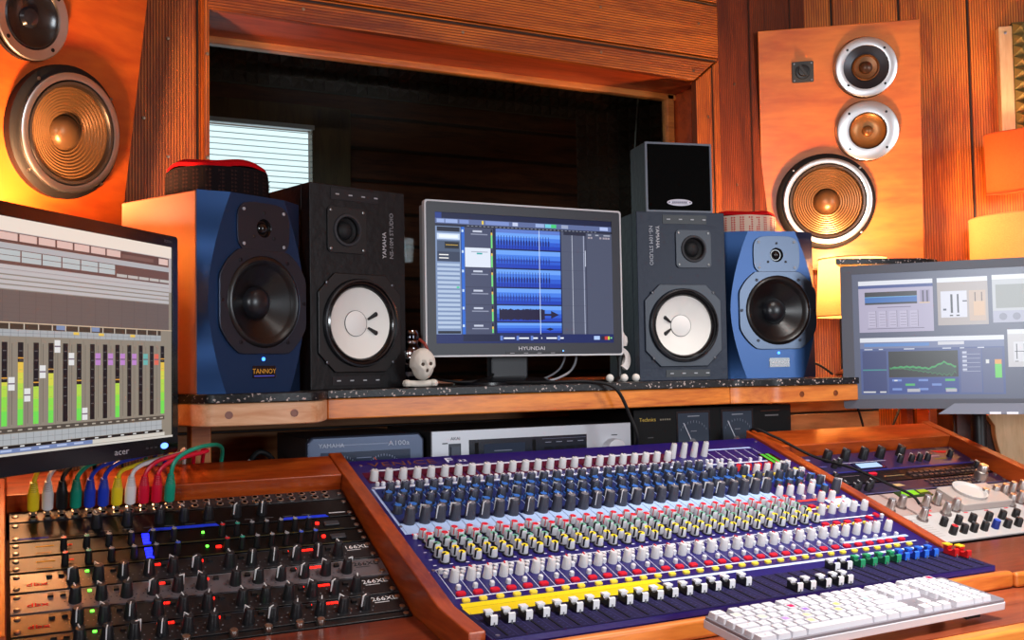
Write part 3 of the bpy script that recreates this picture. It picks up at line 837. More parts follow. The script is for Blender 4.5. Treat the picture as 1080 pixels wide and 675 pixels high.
    seq = [(Yc, 'yellow patch cable, leftmost plug in the patch bay'), (Wc, 'white patch cable beside the leftmost yellow plug'), (Bc, 'black patch cable plugged between white and green ones'),
           (Tc, 'green patch cable plugged beside the black one'), (Uc, 'blue patch cable next to the green plug near the black one'), (Uc, 'blue patch cable next to the second yellow plug'),
           (Yc, 'yellow patch cable arching between blue and white plugs'), (Wc, 'white patch cable arching beside the red plugs'), (Rc, 'red patch cable next to the white arching cable'),
           (Rc, 'red patch cable next to the rightmost green one'), (Tc, 'green patch cable arching highest, rightmost of all plugs')]
    rr = random.Random(5)
    for k, (c, lab) in enumerate(seq):
        x = -.479+.0193*k
        v = rr.uniform(-.004, .004)
        if k < 3: P = [(.003, .006, .062), (.012+.004*k, .026, .070), (.030+.008*k, .065, .066), (.05, .10, .050), (.055, .125, .0)]
        elif k == 10: P = [(.004, .005, .070), (.018, .012, .082), (.042, .020, .088), (.066, .042, .080), (.086, .078, .060), (.098, .105, .034), (.10, .125, -.02)]
        else: P = [(.004, .003, .062), (.018, .008, .070+v), (.045, .018, .073+v), (.078, .036, .071+v), (.104-.003*k, .062, .060), (.120-.004*k, .092, .048), (.124-.004*k, .115, .015), (.124-.004*k, .12, -.02)]
        cable(k, x, c, lab, P)
left_rack()

def right_rack():
    BK = knob_mesh('control_knob', .0105, .024, H(20, 20, 24), H(30, 30, 34), H(150, 150, 155), seg=16, flat=.88, lw=.0012)
    SM = knob_mesh('small_knob', .0070, .017, H(24, 24, 30), H(34, 34, 40), WHT, seg=12, flat=.85, lw=.0012)
    b, h = unit('dark violet effects unit with pale blue display, top of the right rack', MRR, .002, .084, H(40, 30, 72), 'effects_unit', 'effects unit')
    many('control_knob', BK, PL, [T(x, h-.026, 0) for x in (.100, .152, .206, .256, .318)], b)
    many('small_knob', SM, PL, [T(x, .028, 0) @ R(.2, 'Z') for x in (.290, .325, .350, .375)]+[T(.095, .026, 0), T(.112, .030, 0), T(.455, .035, 0)], b)
    m = MB(); m.box(.150, .232, .008, .034, 0, .002, H(20, 20, 60)); part('display_bezel', m, GL, b)
    m = MB(); m.box(.160, .222, .012, .030, .002, .0028, H(185, 215, 255)); part('display', m, SCR_C, b)
    m = MB(); z = .0005
    m.rect(.10, .26, .0385, .0400, z, H(200, 200, 220)); m.rect(.02, .49, .002, .0045, z, H(40, 48, 150)); m.quad([(.425, .066, z), (.475, .062, z), (.460, .052, z), (.440, .055, z)], H(230, 30, 40))
    m.rect(.385, .43, .040, .046, z, H(150, 130, 150)); m.rect(.40, .44, .026, .032, z, H(120, 110, 40)); m.rect(.03, .06, .06, .066, z, H(150, 150, 190)); m.rect(.03, .08, .03, .033, z, H(90, 90, 160))
    part('panel_print', m, MA, b, fix=False)
    b, h = unit('black rack unit with one red button, second from the top at right', MRR, .086, .129, H(28, 22, 26), 'delay_unit', 'rack unit', mat=DARKP)
    m = MB(); m.prism(rrect(.156, .178, .026, .034, .003), 0, .004, H(220, 20, 50)); part('red_button', m, PL, b)
    sb = MB(); sb.box(-.0055, .0055, -.003, .003, 0, .003, H(70, 55, 55)); sb = sb.mesh('push_button')
    many('push_button', sb, PL, [T(.27+.0165*i, .010+.013*j, 0) for i in range(13) for j in range(2)], b)
    many('small_knob', SM, PL, [T(.05, .020, 0), T(.475, .022, 0)], b)
    m = MB(); m.rect(.19, .25, .018, .020, .0005, H(150, 130, 90)); m.rect(.07, .13, .030, .0315, .0005, H(120, 100, 110)); part('panel_print', m, MA, b, fix=False)
    b, h = unit('dark violet unit with clustered small knobs above the white synthesizer', MRR, .131, .173, H(38, 26, 52), 'filter_unit', 'rack unit')
    many('small_knob', SM, PL, [T(x, y, 0) for x, y in ((.060, .016), (.078, .024), (.096, .016), (.114, .026), (.045, .028))], b)
    many('push_button', sb, PL, [T(.285+.0145*i, .008+.012*j, 0) for i in range(10) for j in range(3)], b)
    m = MB(); m.quad([(.17, .020, .0005), (.21, .020, .0005), (.20, .030, .0005), (.18, .030, .0005)], H(190, 160, 110)); m.rect(.03, .48, .0015, .003, .0005, H(110, 110, 160)); part('panel_print', m, MA, b, fix=False)
    m = MB(); m.lathe([(.014, 0), (.014, .010), (.0135, .020), (.0105, .021), (.0105, .034), (.009, .036), (0, .036)], T(.431, .018, 0), 20, H(215, 212, 208)); part('jog_knob', m, MT, b)
    # white synthesizer
    b, h = unit('white analogue synthesizer with silver and black knobs, lowest in the right rack', MRR, .175, .358, H(188, 184, 182), 'synthesizer', 'synthesizer')
    m = MB(); m.rect(.016, .492, .098, .181, .0004, H(168, 146, 140))  # pinkish upper half: a reflection painted onto the pale face
    for k in range(9): m.rect(.022, .125, .020+.0075*k, .0208+.0075*k, .0005, H(150, 140, 135))
    for x in (.13, .19, .25, .31, .37, .43): m.rect(x, x+.012, .085, .088, .0005, H(220, 60, 70))
    m.rect(.165, .178, .103, .110, .0006, H(220, 50, 60)); m.rect(.15, .162, .088, .096, .0006, H(220, 50, 60))
    part('panel_print', m, MA, b, fix=False)
    m = MB(); m.quad([(.150, .160, .004), (.205, .163, .004), (.205, .181, .004), (.170, .181, .004)], H(140, 220, 20)); m.quad([(.212, .168, .004), (.24, .170, .004), (.235, .180, .004), (.212, .180, .004)], H(170, 190, 30))
    m.box(.150, .24, .158, .1815, 0, .0035, H(40, 60, 10)); part('display', m, SCR_C, b, fix=False, label='bright green display')
    m = MB(); m.prism(rrect(.250, .400, .090, .165, .004), 0, .016, H(180, 168, 162)); part('raised_block', m, PL, b, bevel=.002)
    m = MB(); m.lathe([(.034, .016), (.036, .022), (.033, .022), (.028, .018), (0, .018)], T(.315, .135, 0), 28, H(200, 197, 194)); part('jog_dish', m, PL, b)
    sv = knob_mesh('silver_knob', .0088, .026, H(205, 200, 196), H(230, 228, 225), H(120, 110, 105), skirt=H(150, 140, 138), seg=16, flat=.82, ind=False)
    many('silver_knob', sv, MT, [T(x, h-(s-.175), 0) for x, s in ((.080, .236), (.118, .228), (.178, .236), (.216, .230), (.126, .278), (.202, .268), (.238, .258), (.352, .232), (.392, .226), (.426, .222), (.457, .218), (.488, .216), (.40, .262), (.436, .256), (.468, .250))], b)
    m = MB(); m.lathe([(.018, 0), (.018, .002), (.008, .004), (.006, .003), (0, .003)], T(.075, .073, 0), 22, H(200, 190, 184)); m.lathe([(.009, 0), (.009, .003), (.004, .003), (0, .001)], T(.045, .090, 0), 18, H(200, 190, 184)); part('jack_socket', m, MT, b)
    bk = knob_mesh('black_knob', .0078, .017, H(16, 16, 18), H(30, 30, 34), GRY, seg=12, flat=.92)
    many('black_knob', bk, PL, [T(.155+.0405*k+(.006 if k > 2 else 0), .054, 0) for k in range(8)]+[T(x, .024, 0) for x in (.178, .206, .236, .302, .334, .368, .40, .43)], b)
    many('red_knob', knob_mesh('red_knob', .0078, .018, H(16, 16, 18), H(200, 20, 30), H(200, 20, 30), seg=12, flat=.92, ind=False), PL, [T(.148, .024, 0)], b)
    many('blue_knob', knob_mesh('blue_knob', .0078, .018, H(18, 40, 120), H(30, 90, 220), H(30, 90, 220), seg=12, flat=.92, ind=False), PL, [T(.270, .026, 0)], b)
right_rack()

# ================================================================== SPEAKERS
def blue_monitor(M, label, gold):
    w, hh, d = .234, .355, .245
    b = thing('studio_monitor', label, 'speaker', M)
    side = H(146, 84, 58)
    m = MB(FACE); m.box(0, w, 0, hh, -d, -.024, side); part('cabinet', m, attr_mat('vinyl_side', .42, 0, .4), b, bevel=.003)
    # baffle: flat lens in the middle, swept facets at both sides
    m = MB(FACE); n = 24; navy = H(44, 74, 120)
    def xl(y): t = (y/hh-.46)/.54; return max(.006, .006+.050*min(1, abs(t))**1.7)
    ys = [hh*k/n for k in range(n+1)]
    lens = [(xl(y), y) for y in ys]+[(w-xl(y), y) for y in ys[::-1]]
    plate(m, lens, [circle(.127, .163, .079, 40), circle(.127, .297, .017, 24)], -.024, 0, navy)
    for side_ in (0, 1):
        for k in range(n):
            a, c = ys[k], ys[k+1]
            X = (lambda v: v) if not side_ else (lambda v: w-v)
            m.f([m.v((X(0), a, -.022)), m.v((X(0), c, -.022)), m.v((X(xl(c)), c, 0)), m.v((X(xl(a)), a, 0))], navy)
            for e, q in ((a, c),):
                pass
        m.f([m.v((X(0), 0, -.022)), m.v((X(xl(0)), 0, 0)), m.v((X(xl(0)), 0, -.024)), m.v((X(0), 0, -.024))], navy)
        m.f([m.v((X(0), hh, -.022)), m.v((X(xl(hh)), hh, 0)), m.v((X(xl(hh)), hh, -.024)), m.v((X(0), hh, -.024))], navy)
    bmesh.ops.remove_doubles(m.bm, verts=m.bm.verts, dist=2e-5)
    o = part('baffle', m, PAINT, b)
    # woofer
    pc = H(70, 78, 92)
    m = MB(FACE)
    cir = [(.127+x, .163+y) for x, y in [(max(-.1, min(.1, .109*cos(2*PI*k/56))), max(-.094, min(.094, .109*sin(2*PI*k/56)))) for k in range(56)]]
    plate(m, cir, [circle(.127, .163, .083, 40)], 0, .005, pc); part('woofer_frame', m, attr_mat('smoked_metal', .33, .85), b, bevel=.0012)
    m = MB(FACE); screws(m, [(.127+.0945*cos(radians(a)), .163+.089*sin(radians(a))) for a in (0, 55, 125, 180, 235, 305)], z=.005, col=H(60, 60, 66)); part('screw', m, MT, b)
    m = MB(FACE); m.lathe([(.083, .004), (.080, .007), (.076, .008), (.071, .0055), (.067, .001), (.064, -.001), (.030, -.020)], T(.127, .163, 0), 40, [H(16, 16, 18)]*5+[H(13, 13, 16)], cap0=False, cap1=False)
    m.lathe([(.030, -.020), (.027, -.011), (.020, -.005), (.010, -.0015), (0, -.0005)], T(.127, .163, 0), 30, H(22, 24, 30), cap0=False)
    part('woofer', m, attr_mat('coated_cone', .33, .0, .6), b)
    # tweeter
    m = MB(FACE); P = []
    for k in range(48):
        t = 2*PI*k/48; c, s_ = cos(t), sin(t); e = .52
        P.append((.127+.060*(abs(c)**e)*(1 if c > 0 else -1), .297+.046*(abs(s_)**e)*(1 if s_ > 0 else -1)))
    plate(m, P, [circle(.127, .297, .017, 24)], 0, .004, pc); part('tweeter_plate', m, bpy.data.materials['smoked_metal'], b, bevel=.001)
    m = MB(FACE); m.lathe([(.017, .004), (.0150, .0015), (.0135, -.002), (.0115, -.002), (.009, .002), (.005, .005), (0, .006)], T(.127, .297, 0), 24, H(16, 16, 18), cap0=False); part('tweeter_dome', m, GL, b)
    m = MB(FACE); screws(m, [(.127+x, .297+y) for x, y in ((-.046, .031), (.046, .031), (-.046, -.031), (.046, -.031))], z=.004, col=H(170, 172, 178), r=.0032); screws(m, [(.127, .325), (.104, .280), (.150, .280)], z=.004, col=BLK, r=.0028); part('screw', m, PL, b)
    m = MB(FACE); m.lathe([(.0034, 0), (.0034, .0015), (0, .0025)], T(.127, .060, 0), 14, H(60, 130, 255)); part('power_light', m, LED, b)
    m = MB(FACE); m.prism(rrect(.102, .154, .026, .048, .002), 0, .0015, H(18, 18, 26)); part('badge', m, GL, b)
    lettering('TANNOY', .0125, H(235, 170, 60) if gold else H(225, 225, 232), MA, b, FACE @ T(.128, .034, .0016), 'CENTER', 1.02)
    m = MB(FACE); m.rect(.105, .151, .0285, .0305, .0017, H(90, 100, 220) if gold else H(200, 200, 210)); part('badge_line', m, MA, b, fix=False)
    return b
k_ = .898; BS = .949
SC = Matrix.Diagonal((BS, BS, BS, 1))
blue_monitor(T(.332*k_, 1.899*k_, ZS+.0002) @ R(.479, 'Z') @ SC, 'blue studio monitor with gold badge under the round black cushion at left', True)
blue_monitor(T(1.559, 1.953, ZS+.0002) @ R(-.263, 'Z'), 'blue studio monitor with pale badge under the red patterned cushion at right', False)

def ns(M, label, mirror, shell):
    w, hh, d = .215, .382, .195
    b = thing('studio_monitor', label, 'speaker', M)
    X = (lambda x: w-x) if mirror else (lambda x: x)
    wx, wy = (.107, .124)
    tx, ty = X(.079), .298
    m = MB(FACE); m.box(0, w, 0, hh, -d, -.03, shell)
    plate(m, [(0, 0), (w, 0), (w, hh), (0, hh)], [circle(wx, wy, .077, 40), circle(tx, ty, .024, 24)], -.0301, 0, shell)
    part('cabinet', m, ASH, b, bevel=.0015)
    m = MB(FACE)
    c, q = .093, .036
    P = [(wx-c, wy-c+q), (wx-c+q, wy-c), (wx+c-q, wy-c), (wx+c, wy-c+q), (wx+c, wy+c-q), (wx+c-q, wy+c), (wx-c+q, wy+c), (wx-c, wy+c-q)]
    fc = H(15, 15, 17) if not mirror else H(44, 52, 66)  # mirrored frame is lighter: daylight sheen painted into its colour
    plate(m, P, [circle(wx, wy, .083, 44)], .0, .005, fc); part('woofer_frame', m, PL, b, bevel=.002)
    m = MB(FACE); m.lathe([(.083, .005), (.082, .012), (.079, .013), (.077, .008), (.074, .0075), (.071, .010), (.0685, .008), (.067, .003)], T(wx, wy, 0), 44, [H(40, 42, 46)]*2+[H(16, 16, 18)]*5, cap0=False, cap1=False); part('surround', m, GL, b)
    cw = H(244, 242, 236)
    m = MB(FACE); m.lathe([(.067, .003), (.066, .002), (.024, -.014)], T(wx, wy, 0), 44, cw, cap0=False, cap1=False)
    m.lathe([(.0235, -.0135), (.0240, -.0120), (.015, -.0075), (0, -.0050)], T(wx, wy, 0), 32, H(246, 244, 240), cap0=False)
    m.lathe([(.0250, -.0133), (.0248, -.0120), (.0238, -.0120)], T(wx, wy, 0), 32, H(60, 60, 62), cap0=False, cap1=False); part('cone', m, attr_mat('paper_cone', .8), b)
    sg = -1 if mirror else 1
    m = MB(FACE)
    for s_ in (-1, 1):
        A = Vector((wx+sg*.026, wy+s_*.008, -.0100)); B = Vector((wx+sg*.041, wy+s_*.018, -.0048))
        m.tube([A, (A+B)/2, B], .0022, BLK, 8, 2, taper=.0046); m.lathe([(.0001, 0), (.0046, .001), (0, .004)], T(B.x, B.y, B.z-.001), 10, BLK)
    part('lead_cap', m, PL, b)
    m = MB(FACE); screws(m, [(wx+s1*.074, wy+s2*.074) for s1 in (-1, 1) for s2 in (-1, 1)], z=.005, r=.0034, col=H(90, 90, 94)); 
    screws(m, [(tx+s1*.036, ty+s2*.036) for s1 in (-1, 1) for s2 in (-1, 1)], z=.004, r=.0028, col=H(150, 150, 150)); part('screw', m, MT, b)
    m = MB(FACE); plate(m, rrect(tx-.043, tx+.043, ty-.043, ty+.043, .009), [circle(tx, ty, .031, 30)], 0, .004, fc); part('tweeter_plate', m, PL, b, bevel=.001)
    m = MB(FACE); m.lathe([(.031, .004), (.030, .007), (.026, .0075), (.0245, .003), (.0235, -.003), (.017, -.006), (.015, -.002), (.010, .002), (0, .004)], T(tx, ty, 0), 32, [H(54, 54, 58)]*3+[BLK]*2+[H(30, 30, 32)]*3, cap0=False); part('tweeter_dome', m, RB, b)
    # fixing strips and lettering
    m = MB(FACE)
    xa, xb = sorted((X(.045), X(.152)))
    for y0, y1 in ((.355, .375), (.008, .024)):
        m.box(xa, xb, y0, y1, 0, .0012, H(14, 15, 22))
        for k in range(4): m.box(xa+.010+.029*k, xa+.018+.029*k, (y0+y1)/2-.0012, (y0+y1)/2+.0012, .0012, .0022, H(170, 172, 178))
        part('mounting_strip', m, PL, b); m = MB(FACE)
    tcol = H(150, 150, 155) if not mirror else H(180, 186, 196)
    rot = PI/2 if not mirror else -PI/2
    if not mirror:
        lettering('YAMAHA', .0125, H(200, 200, 205), MA, b, FACE @ T(.170, .250, .0005) @ R(rot, 'Z'), sx=1.)
        lettering('NS-10M STUDIO', .0125, tcol, MA, b, FACE @ T(.187, .250, .0005) @ R(rot, 'Z'), sx=1.)
    else:
        lettering('YAMAHA', .0125, H(205, 208, 214), MA, b, FACE @ T(.046, .350, .0005) @ R(rot, 'Z'), sx=1.)
        lettering('NS-10M STUDIO', .0125, tcol, MA, b, FACE @ T(.030, .350, .0005) @ R(rot, 'Z'), sx=1.)
ns(T(.5064, 1.8284, ZS+.0002) @ R(.2781, 'Z'), 'black speaker with white cone standing left of the centre screen', False, H(15, 15, 18))
ns(T(1.2787, 1.9174, ZS+.0002) @ R(-.2152, 'Z'), 'dark speaker with white cone standing right of the centre screen', True, H(24, 34, 54))  # bluish daylight sheen painted into this cabinet colour

def small_speaker():
    b = thing('small_speaker', 'small black cube speaker with silver oval badge on top of a larger speaker', 'speaker', T(1.286, 1.9174, ZS+.3826) @ R(-.2152, 'Z') @ T(.020, .004, 0))
    w, hh, d = .163, .160, .095
    fr = H(92, 98, 112)
    m = MB(FACE); m.box(0, w, 0, hh, -d, -.006, H(40, 46, 54)); part('cabinet', m, ASH, b, bevel=.002)
    m = MB(FACE); plate(m, [(0, 0), (w, 0), (w, hh), (0, hh)], [rrect(.0045, w-.0045, .0045, hh-.0045, .002, 2)], -.006, .0, fr); part('front_frame', m, PL, b)
    m = MB(FACE); m.box(.0046, w-.0046, .0046, hh-.0046, -.006, -.0015, H(5, 6, 6)); part('grille', m, CLOTH, b, bevel=.001)
    m = MB(FACE); m.prism([(w/2+.031*cos(t), .0225+.0078*sin(t)) for t in [2*PI*k/32 for k in range(32)]], -.0015, .0005, H(205, 205, 220)); part('badge', m, PL, b, bevel=.0006)
    m = MB(FACE); zz = .0008
    m.rect(w/2-.020, w/2+.020, .0195, .0202, zz, BLK); m.rect(w/2-.020, w/2+.020, .0252, .0258, zz, H(120, 120, 140))
    for k in range(8): m.rect(w/2-.018+.0046*k, w/2-.0150+.0046*k, .0213, .0242, zz, H(70, 70, 100))
    m.rect(w/2-.027, w/2-.024, .0215, .024, zz, BLK); m.rect(w/2+.024, w/2+.027, .0215, .024, zz, BLK)
    part('badge_print', m, MA, b, fix=False)
small_speaker()

def cushion(M, label, r, h, side, top, pattern=None):
    b = thing('round_cushion', label, 'cushion', M)
    m = MB(); seg = 48
    def rad(t): return r*(1+.02*sin(5*t)+.012*sin(9*t+1))
    prof = [(0, 0), (.90, .0), (.985, .10), (1.0, .35), (1.0, .62), (.985, .80)]
    rings = []
    for fr, z in prof:
        rings.append([m.v((fr*rad(2*PI*k/seg)*cos(2*PI*k/seg), fr*rad(2*PI*k/seg)*sin(2*PI*k/seg), z*h)) for k in range(seg)] if fr else [m.v((0, 0, 0))])
    for i in range(len(prof)-1):
        for k in range(seg):
            A, B = rings[i], rings[i+1]; k2 = (k+1) % seg
            if len(A) == 1: m.f([A[0], B[k2], B[k]], side)
            else:
                m.f([A[k], A[k2], B[k2], B[k]], side)
    part('side_band', m, CLOTH, b)
    if pattern:
        m = MB()
        for k in range(26):
            for j in range(7):
                t = 2*PI*(k+.5*(j % 1))/26; z = h*(.10+.098*j); rr_ = rad(t)*1.004
                for q in (-1, 1):
                    t2 = t+q*.035
                    p = Vector((rr_*cos(t2), rr_*sin(t2), z)); u = Vector((-sin(t2), cos(t2), 0))*.0032; v = Vector((0, 0, h*.040))
                    m.f([m.bm.verts.new(p-u-v*q), m.bm.verts.new(p+u*.6), m.bm.verts.new(p-u+v*q)], pattern)
        part('woven_pattern', m, CLOTH, b, fix=False)
    m = MB(); rings = []
    for fr, z in [(.985, .80), (.97, .90), (.85, 1.0), (.5, 1.05), (0, 1.02)]:
        rings.append([m.v((fr*rad(2*PI*k/seg)*cos(2*PI*k/seg), fr*rad(2*PI*k/seg)*sin(2*PI*k/seg), z*h+.003*sin(4*2*PI*k/seg)*fr)) for k in range(seg)] if fr else [m.v((0, 0, z*h))])
    for i in range(len(rings)-1):
        A, B = rings[i], rings[i+1]
        for k in range(seg):
            k2 = (k+1) % seg
            if len(B) == 1: m.f([A[k], A[k2], B[0]], top)
            else: m.f([A[k], A[k2], B[k2], B[k]], top)
    part('top_cover', m, CLOTH, b)
TH = ZS+.355+.0005
cushion(T(.354, 1.882, ZS+.355*BS+.0005), 'round cushion with black knitted side and red top on the left blue speaker', .090, .070, H(26, 20, 22), H(190, 10, 20), H(52, 34, 32))
cushion(T(1.684, 2.055, TH), 'round cushion with red and white woven side on the right blue speaker', .088, .058, H(225, 200, 180), H(205, 20, 28), H(205, 30, 40))

# ================================================================== WALL SPEAKERS
def cone_cols(n, a, c): return [tuple(a[i]+(c[i]-a[i])*(k % 2) for i in range(3))+(1,) for k in range(n)]
CONE = attr_mat('fibre_cone', .34, .45, .5)
def big_driver(b, x, y, R_, label=None):
    """fibre woofer with silver ring standing on the board face"""
    k = R_/.125
    m = MB(FACE); m.lathe([(.142*k, 0), (.142*k, .018*k), (.132*k, .024*k), (.122*k, .024*k)], T(x-.004, y, 0), 48, H(16, 13, 13), cap0=False, cap1=False); part('basket', m, RB, b)
    m = MB(FACE); m.lathe([(.127*k, .022*k), (.127*k, .030*k), (.123*k, .032*k), (.112*k, .030*k), (.111*k, .024*k)], T(x, y, 0), 48, H(215, 212, 210), cap0=False, cap1=False); part('trim_ring', m, MT, b)
    m = MB(FACE)
    pr = [(.111*k, .026*k), (.108*k, .031*k), (.102*k, .030*k), (.097*k, .023*k)]; cols = [H(24, 22, 24), H(60, 50, 46), H(36, 28, 24)]
    n = 18
    for i in range(n+1):
        t = i/n; r = .097-.060*t; z = .023-.020*t+.0009*(1 if i % 2 else -1)
        pr.append((r*k, z*k)); cols.append(H(132, 96, 60) if i % 2 else H(84, 58, 34))
    pr += [(.036*k, .004*k)]; cols += [H(120, 78, 34)]
    m.lathe(pr, T(x, y, 0), 48, cols[:len(pr)-1], cap0=False, cap1=False)
    part('woofer_cone', m, CONE, b)
    m = MB(FACE); m.lathe([(.037*k, .003*k), (.034*k, .012*k), (.026*k, .020*k), (.013*k, .025*k), (0, .026*k)], T(x, y, 0), 32, H(100, 72, 46), cap0=False); part('dust_cap', m, CONE, b)
    m = MB(FACE); screws(m, [(x+.134*k*cos(radians(a)), y+.134*k*sin(radians(a))) for a in (45, 135, 225, 315)], z=.024*k, r=.0034, col=H(150, 140, 130)); part('screw', m, MT, b)
def mid_driver(b, x, y, R_, inner, cone, deep=False):
    m = MB(FACE); m.lathe([(R_*1.02, 0), (R_*1.02, .010)], T(x-.003, y, 0), 44, BLK, cap0=False, cap1=False); part('basket', m, RB, b)
    m = MB(FACE); m.lathe([(R_, .008), (R_, .013), (R_*.97, .0145), (inner, .0125), (inner*.98, .004)], T(x, y, 0), 44, H(222, 222, 224), cap0=False, cap1=False); part('trim_ring', m, MT, b)
    m = MB(FACE)
    if deep: pr = [(inner, .009), (inner*.62, .002), (inner*.60, .006), (inner*.55, .0075), (inner*.5, .0035), (inner*.2, .0015)]; cols = [H(48, 48, 54), H(20, 18, 18), H(110, 72, 40), cone, cone]
    else: pr = [(inner, .008), (inner*.93, .010), (inner*.86, .006), (inner*.45, .002), (inner*.30, .002)]; cols = [H(50, 34, 26), H(130, 84, 40), cone, cone]
    m.lathe(pr, T(x, y, 0), 36, cols, cap0=False, cap1=False); part('mid_cone', m, CONE, b)
    m = MB(FACE); m.lathe([(inner*.30, .002), (inner*.26, .010), (inner*.14, .014), (0, .015)], T(x, y, 0), 24, H(120, 80, 44) if not deep else H(70, 46, 30), cap0=True); part('dust_cap', m, CONE, b)
    m = MB(FACE); screws(m, [(x+R_*.84*cos(radians(a)), y+R_*.84*sin(radians(a))) for a in (45, 135, 225, 315)], z=.0135, r=.0036, col=H(60, 60, 60)); part('screw', m, MT, b)

def wall_speaker_right():
    az, ti = -.658, .073
    M = T(2.117, 2.198, 1.609) @ R(az, 'Z') @ R(ti, 'X')
    b = thing('wall_speaker', 'large orange plywood wall speaker with three drivers, at the right', 'speaker', M)
    m = MB(FACE); m.box(-.180, .262, -.195, .500, -.055, 0, WHT); part('baffle_board', m, W_panel, b, bevel=.002)
    m = MB(FACE); m.box(-.15, .235, -.16, .46, -.11, -.0555, WHT); part('rear_box', m, W_panel, b)
    big_driver(b, 0, 0, .120)
    mid_driver(b, .116, .195, .084, .052, H(140, 96, 50))
    mid_driver(b, .115, .374, .084, .062, H(120, 76, 38), True)
    m = MB(FACE); m.prism(rrect(-.087, -.027, .344, .404, .004), 0, .004, H(48, 44, 38)); part('control_plate', m, PL, b, bevel=.001)
    m = MB(FACE); m.lathe([(.021, .004), (.020, .010), (.014, .011), (.013, .020), (0, .021)], T(-.057, .374, 0), 20, H(18, 18, 18)); m.box(-.0035, .0035, -.017, .017, .018, .023, H(40, 38, 36), M=T(-.057, .374, 0) @ R(.6, 'Z')); part('control_knob', m, PL, b)
    m = MB(FACE); screws(m, [(-.057+sx*.024, .374+sy*.024) for sx in (-1, 1) for sy in (-1, 1)], z=.004, r=.0026); part('screw', m, MT, b)
wall_speaker_right()
def wall_speaker_left():
    az, ti = .661, .153
    s = .9
    M = T(.116*s, 2.285*s, ZC+.5*s) @ R(az, 'Z') @ R(ti, 'X')
    b = thing('wall_speaker', 'large red plywood wall speaker leaning forward at the upper left', 'speaker', M)
    m = MB(FACE); m.box(-.262*s, .182*s, -.20*s, .42*s, -.05, 0, WHT); part('baffle_board', m, W_panelL, b, bevel=.002)
    m = MB(FACE); m.box(-.235*s, .15*s, -.17*s, .39*s, -.11, -.0505, WHT); part('rear_box', m, W_panelL, b)
    big_driver(b, 0, 0, .120*s)
    x, y, R_ = -.111*s, .206*s, .083*s
    m = MB(FACE); m.lathe([(R_*1.03, 0), (R_*1.03, .010)], T(x-.003, y, 0), 44, BLK, cap0=False, cap1=False); part('basket', m, RB, b)
    m = MB(FACE); m.lathe([(R_, .008), (R_, .013), (R_*.97, .0145), (R_*.76, .0125), (R_*.74, .004)], T(x, y, 0), 44, H(222, 210, 205), cap0=False, cap1=False); part('trim_ring', m, MT, b)
    m = MB(FACE); m.lathe([(R_*.75, .010), (R_*.70, .012), (R_*.6, .007), (R_*.2, .001)], T(x, y, 0), 36, H(20, 20, 24), cap0=False, cap1=True); m.lathe([(R_*.26, .001), (R_*.2, .007), (0, .010)], T(x, y, 0), 24, H(24, 26, 34)); part('mid_cone', m, GL, b)
    m = MB(FACE); screws(m, [(x+R_*.87*cos(radians(a)), y+R_*.87*sin(radians(a))) for a in (45, 135, 225, 315)], z=.0135, r=.0036, col=H(60, 60, 60)); part('screw', m, MT, b)
wall_speaker_left()

# ================================================================== SCREENS
def screen_art(name, parent, M, w, h, px, rects, mat, z=.0006):
    """flat picture on the panel; rects given as (x0,y0,x1,y1,colour) read off the photograph of that picture"""
    f = homog(px) if px else (lambda x, y: (x, y))
    m = MB(M)
    for i, q in enumerate(rects):
        zz = z+i*.0000035
        if len(q) == 5:
            x0, y0, x1, y1, c = q; pts = [(x0, y1), (x1, y1), (x1, y0), (x0, y0)]
        else: pts, c = q
        P = []
        for x, y in pts:
            u, v = (x, y) if q[-1] is None else (f(x, y) if px else (x, y))
            u = max(0, min(1, u)); v = max(0, min(1, v)); P.append((u*w, (1-v)*h, zz))
        m.f([m.v(p) for p in P], c)
    return part(name, m, mat, parent, fix=False)

def monitor_shell(M, label, W, Hh, bz, bt, bb, col, edge, bezmat, name='computer_monitor', th=.045):
    b = thing(name, label, 'monitor', M)
    m = MB(FACE); plate(m, rrect(0, W, 0, Hh, .006), [[(bz, bb), (W-bz, bb), (W-bz, Hh-bt), (bz, Hh-bt)]], -.012, 0, col); part('bezel', m, bezmat, b, bevel=.0012)
    m = MB(FACE); m.box(.004, W-.004, .004, Hh-.004, -th, -.0122, edge); m.box(W*.25, W*.75, Hh*.2, Hh*.8, -th-.03, -th, edge); part('back_shell', m, PL, b, bevel=.003)
    m = MB(FACE); m.box(bz, W-bz, bb, Hh-bt, -.012, -.003, BLK); part('panel', m, PL, b)
    return b

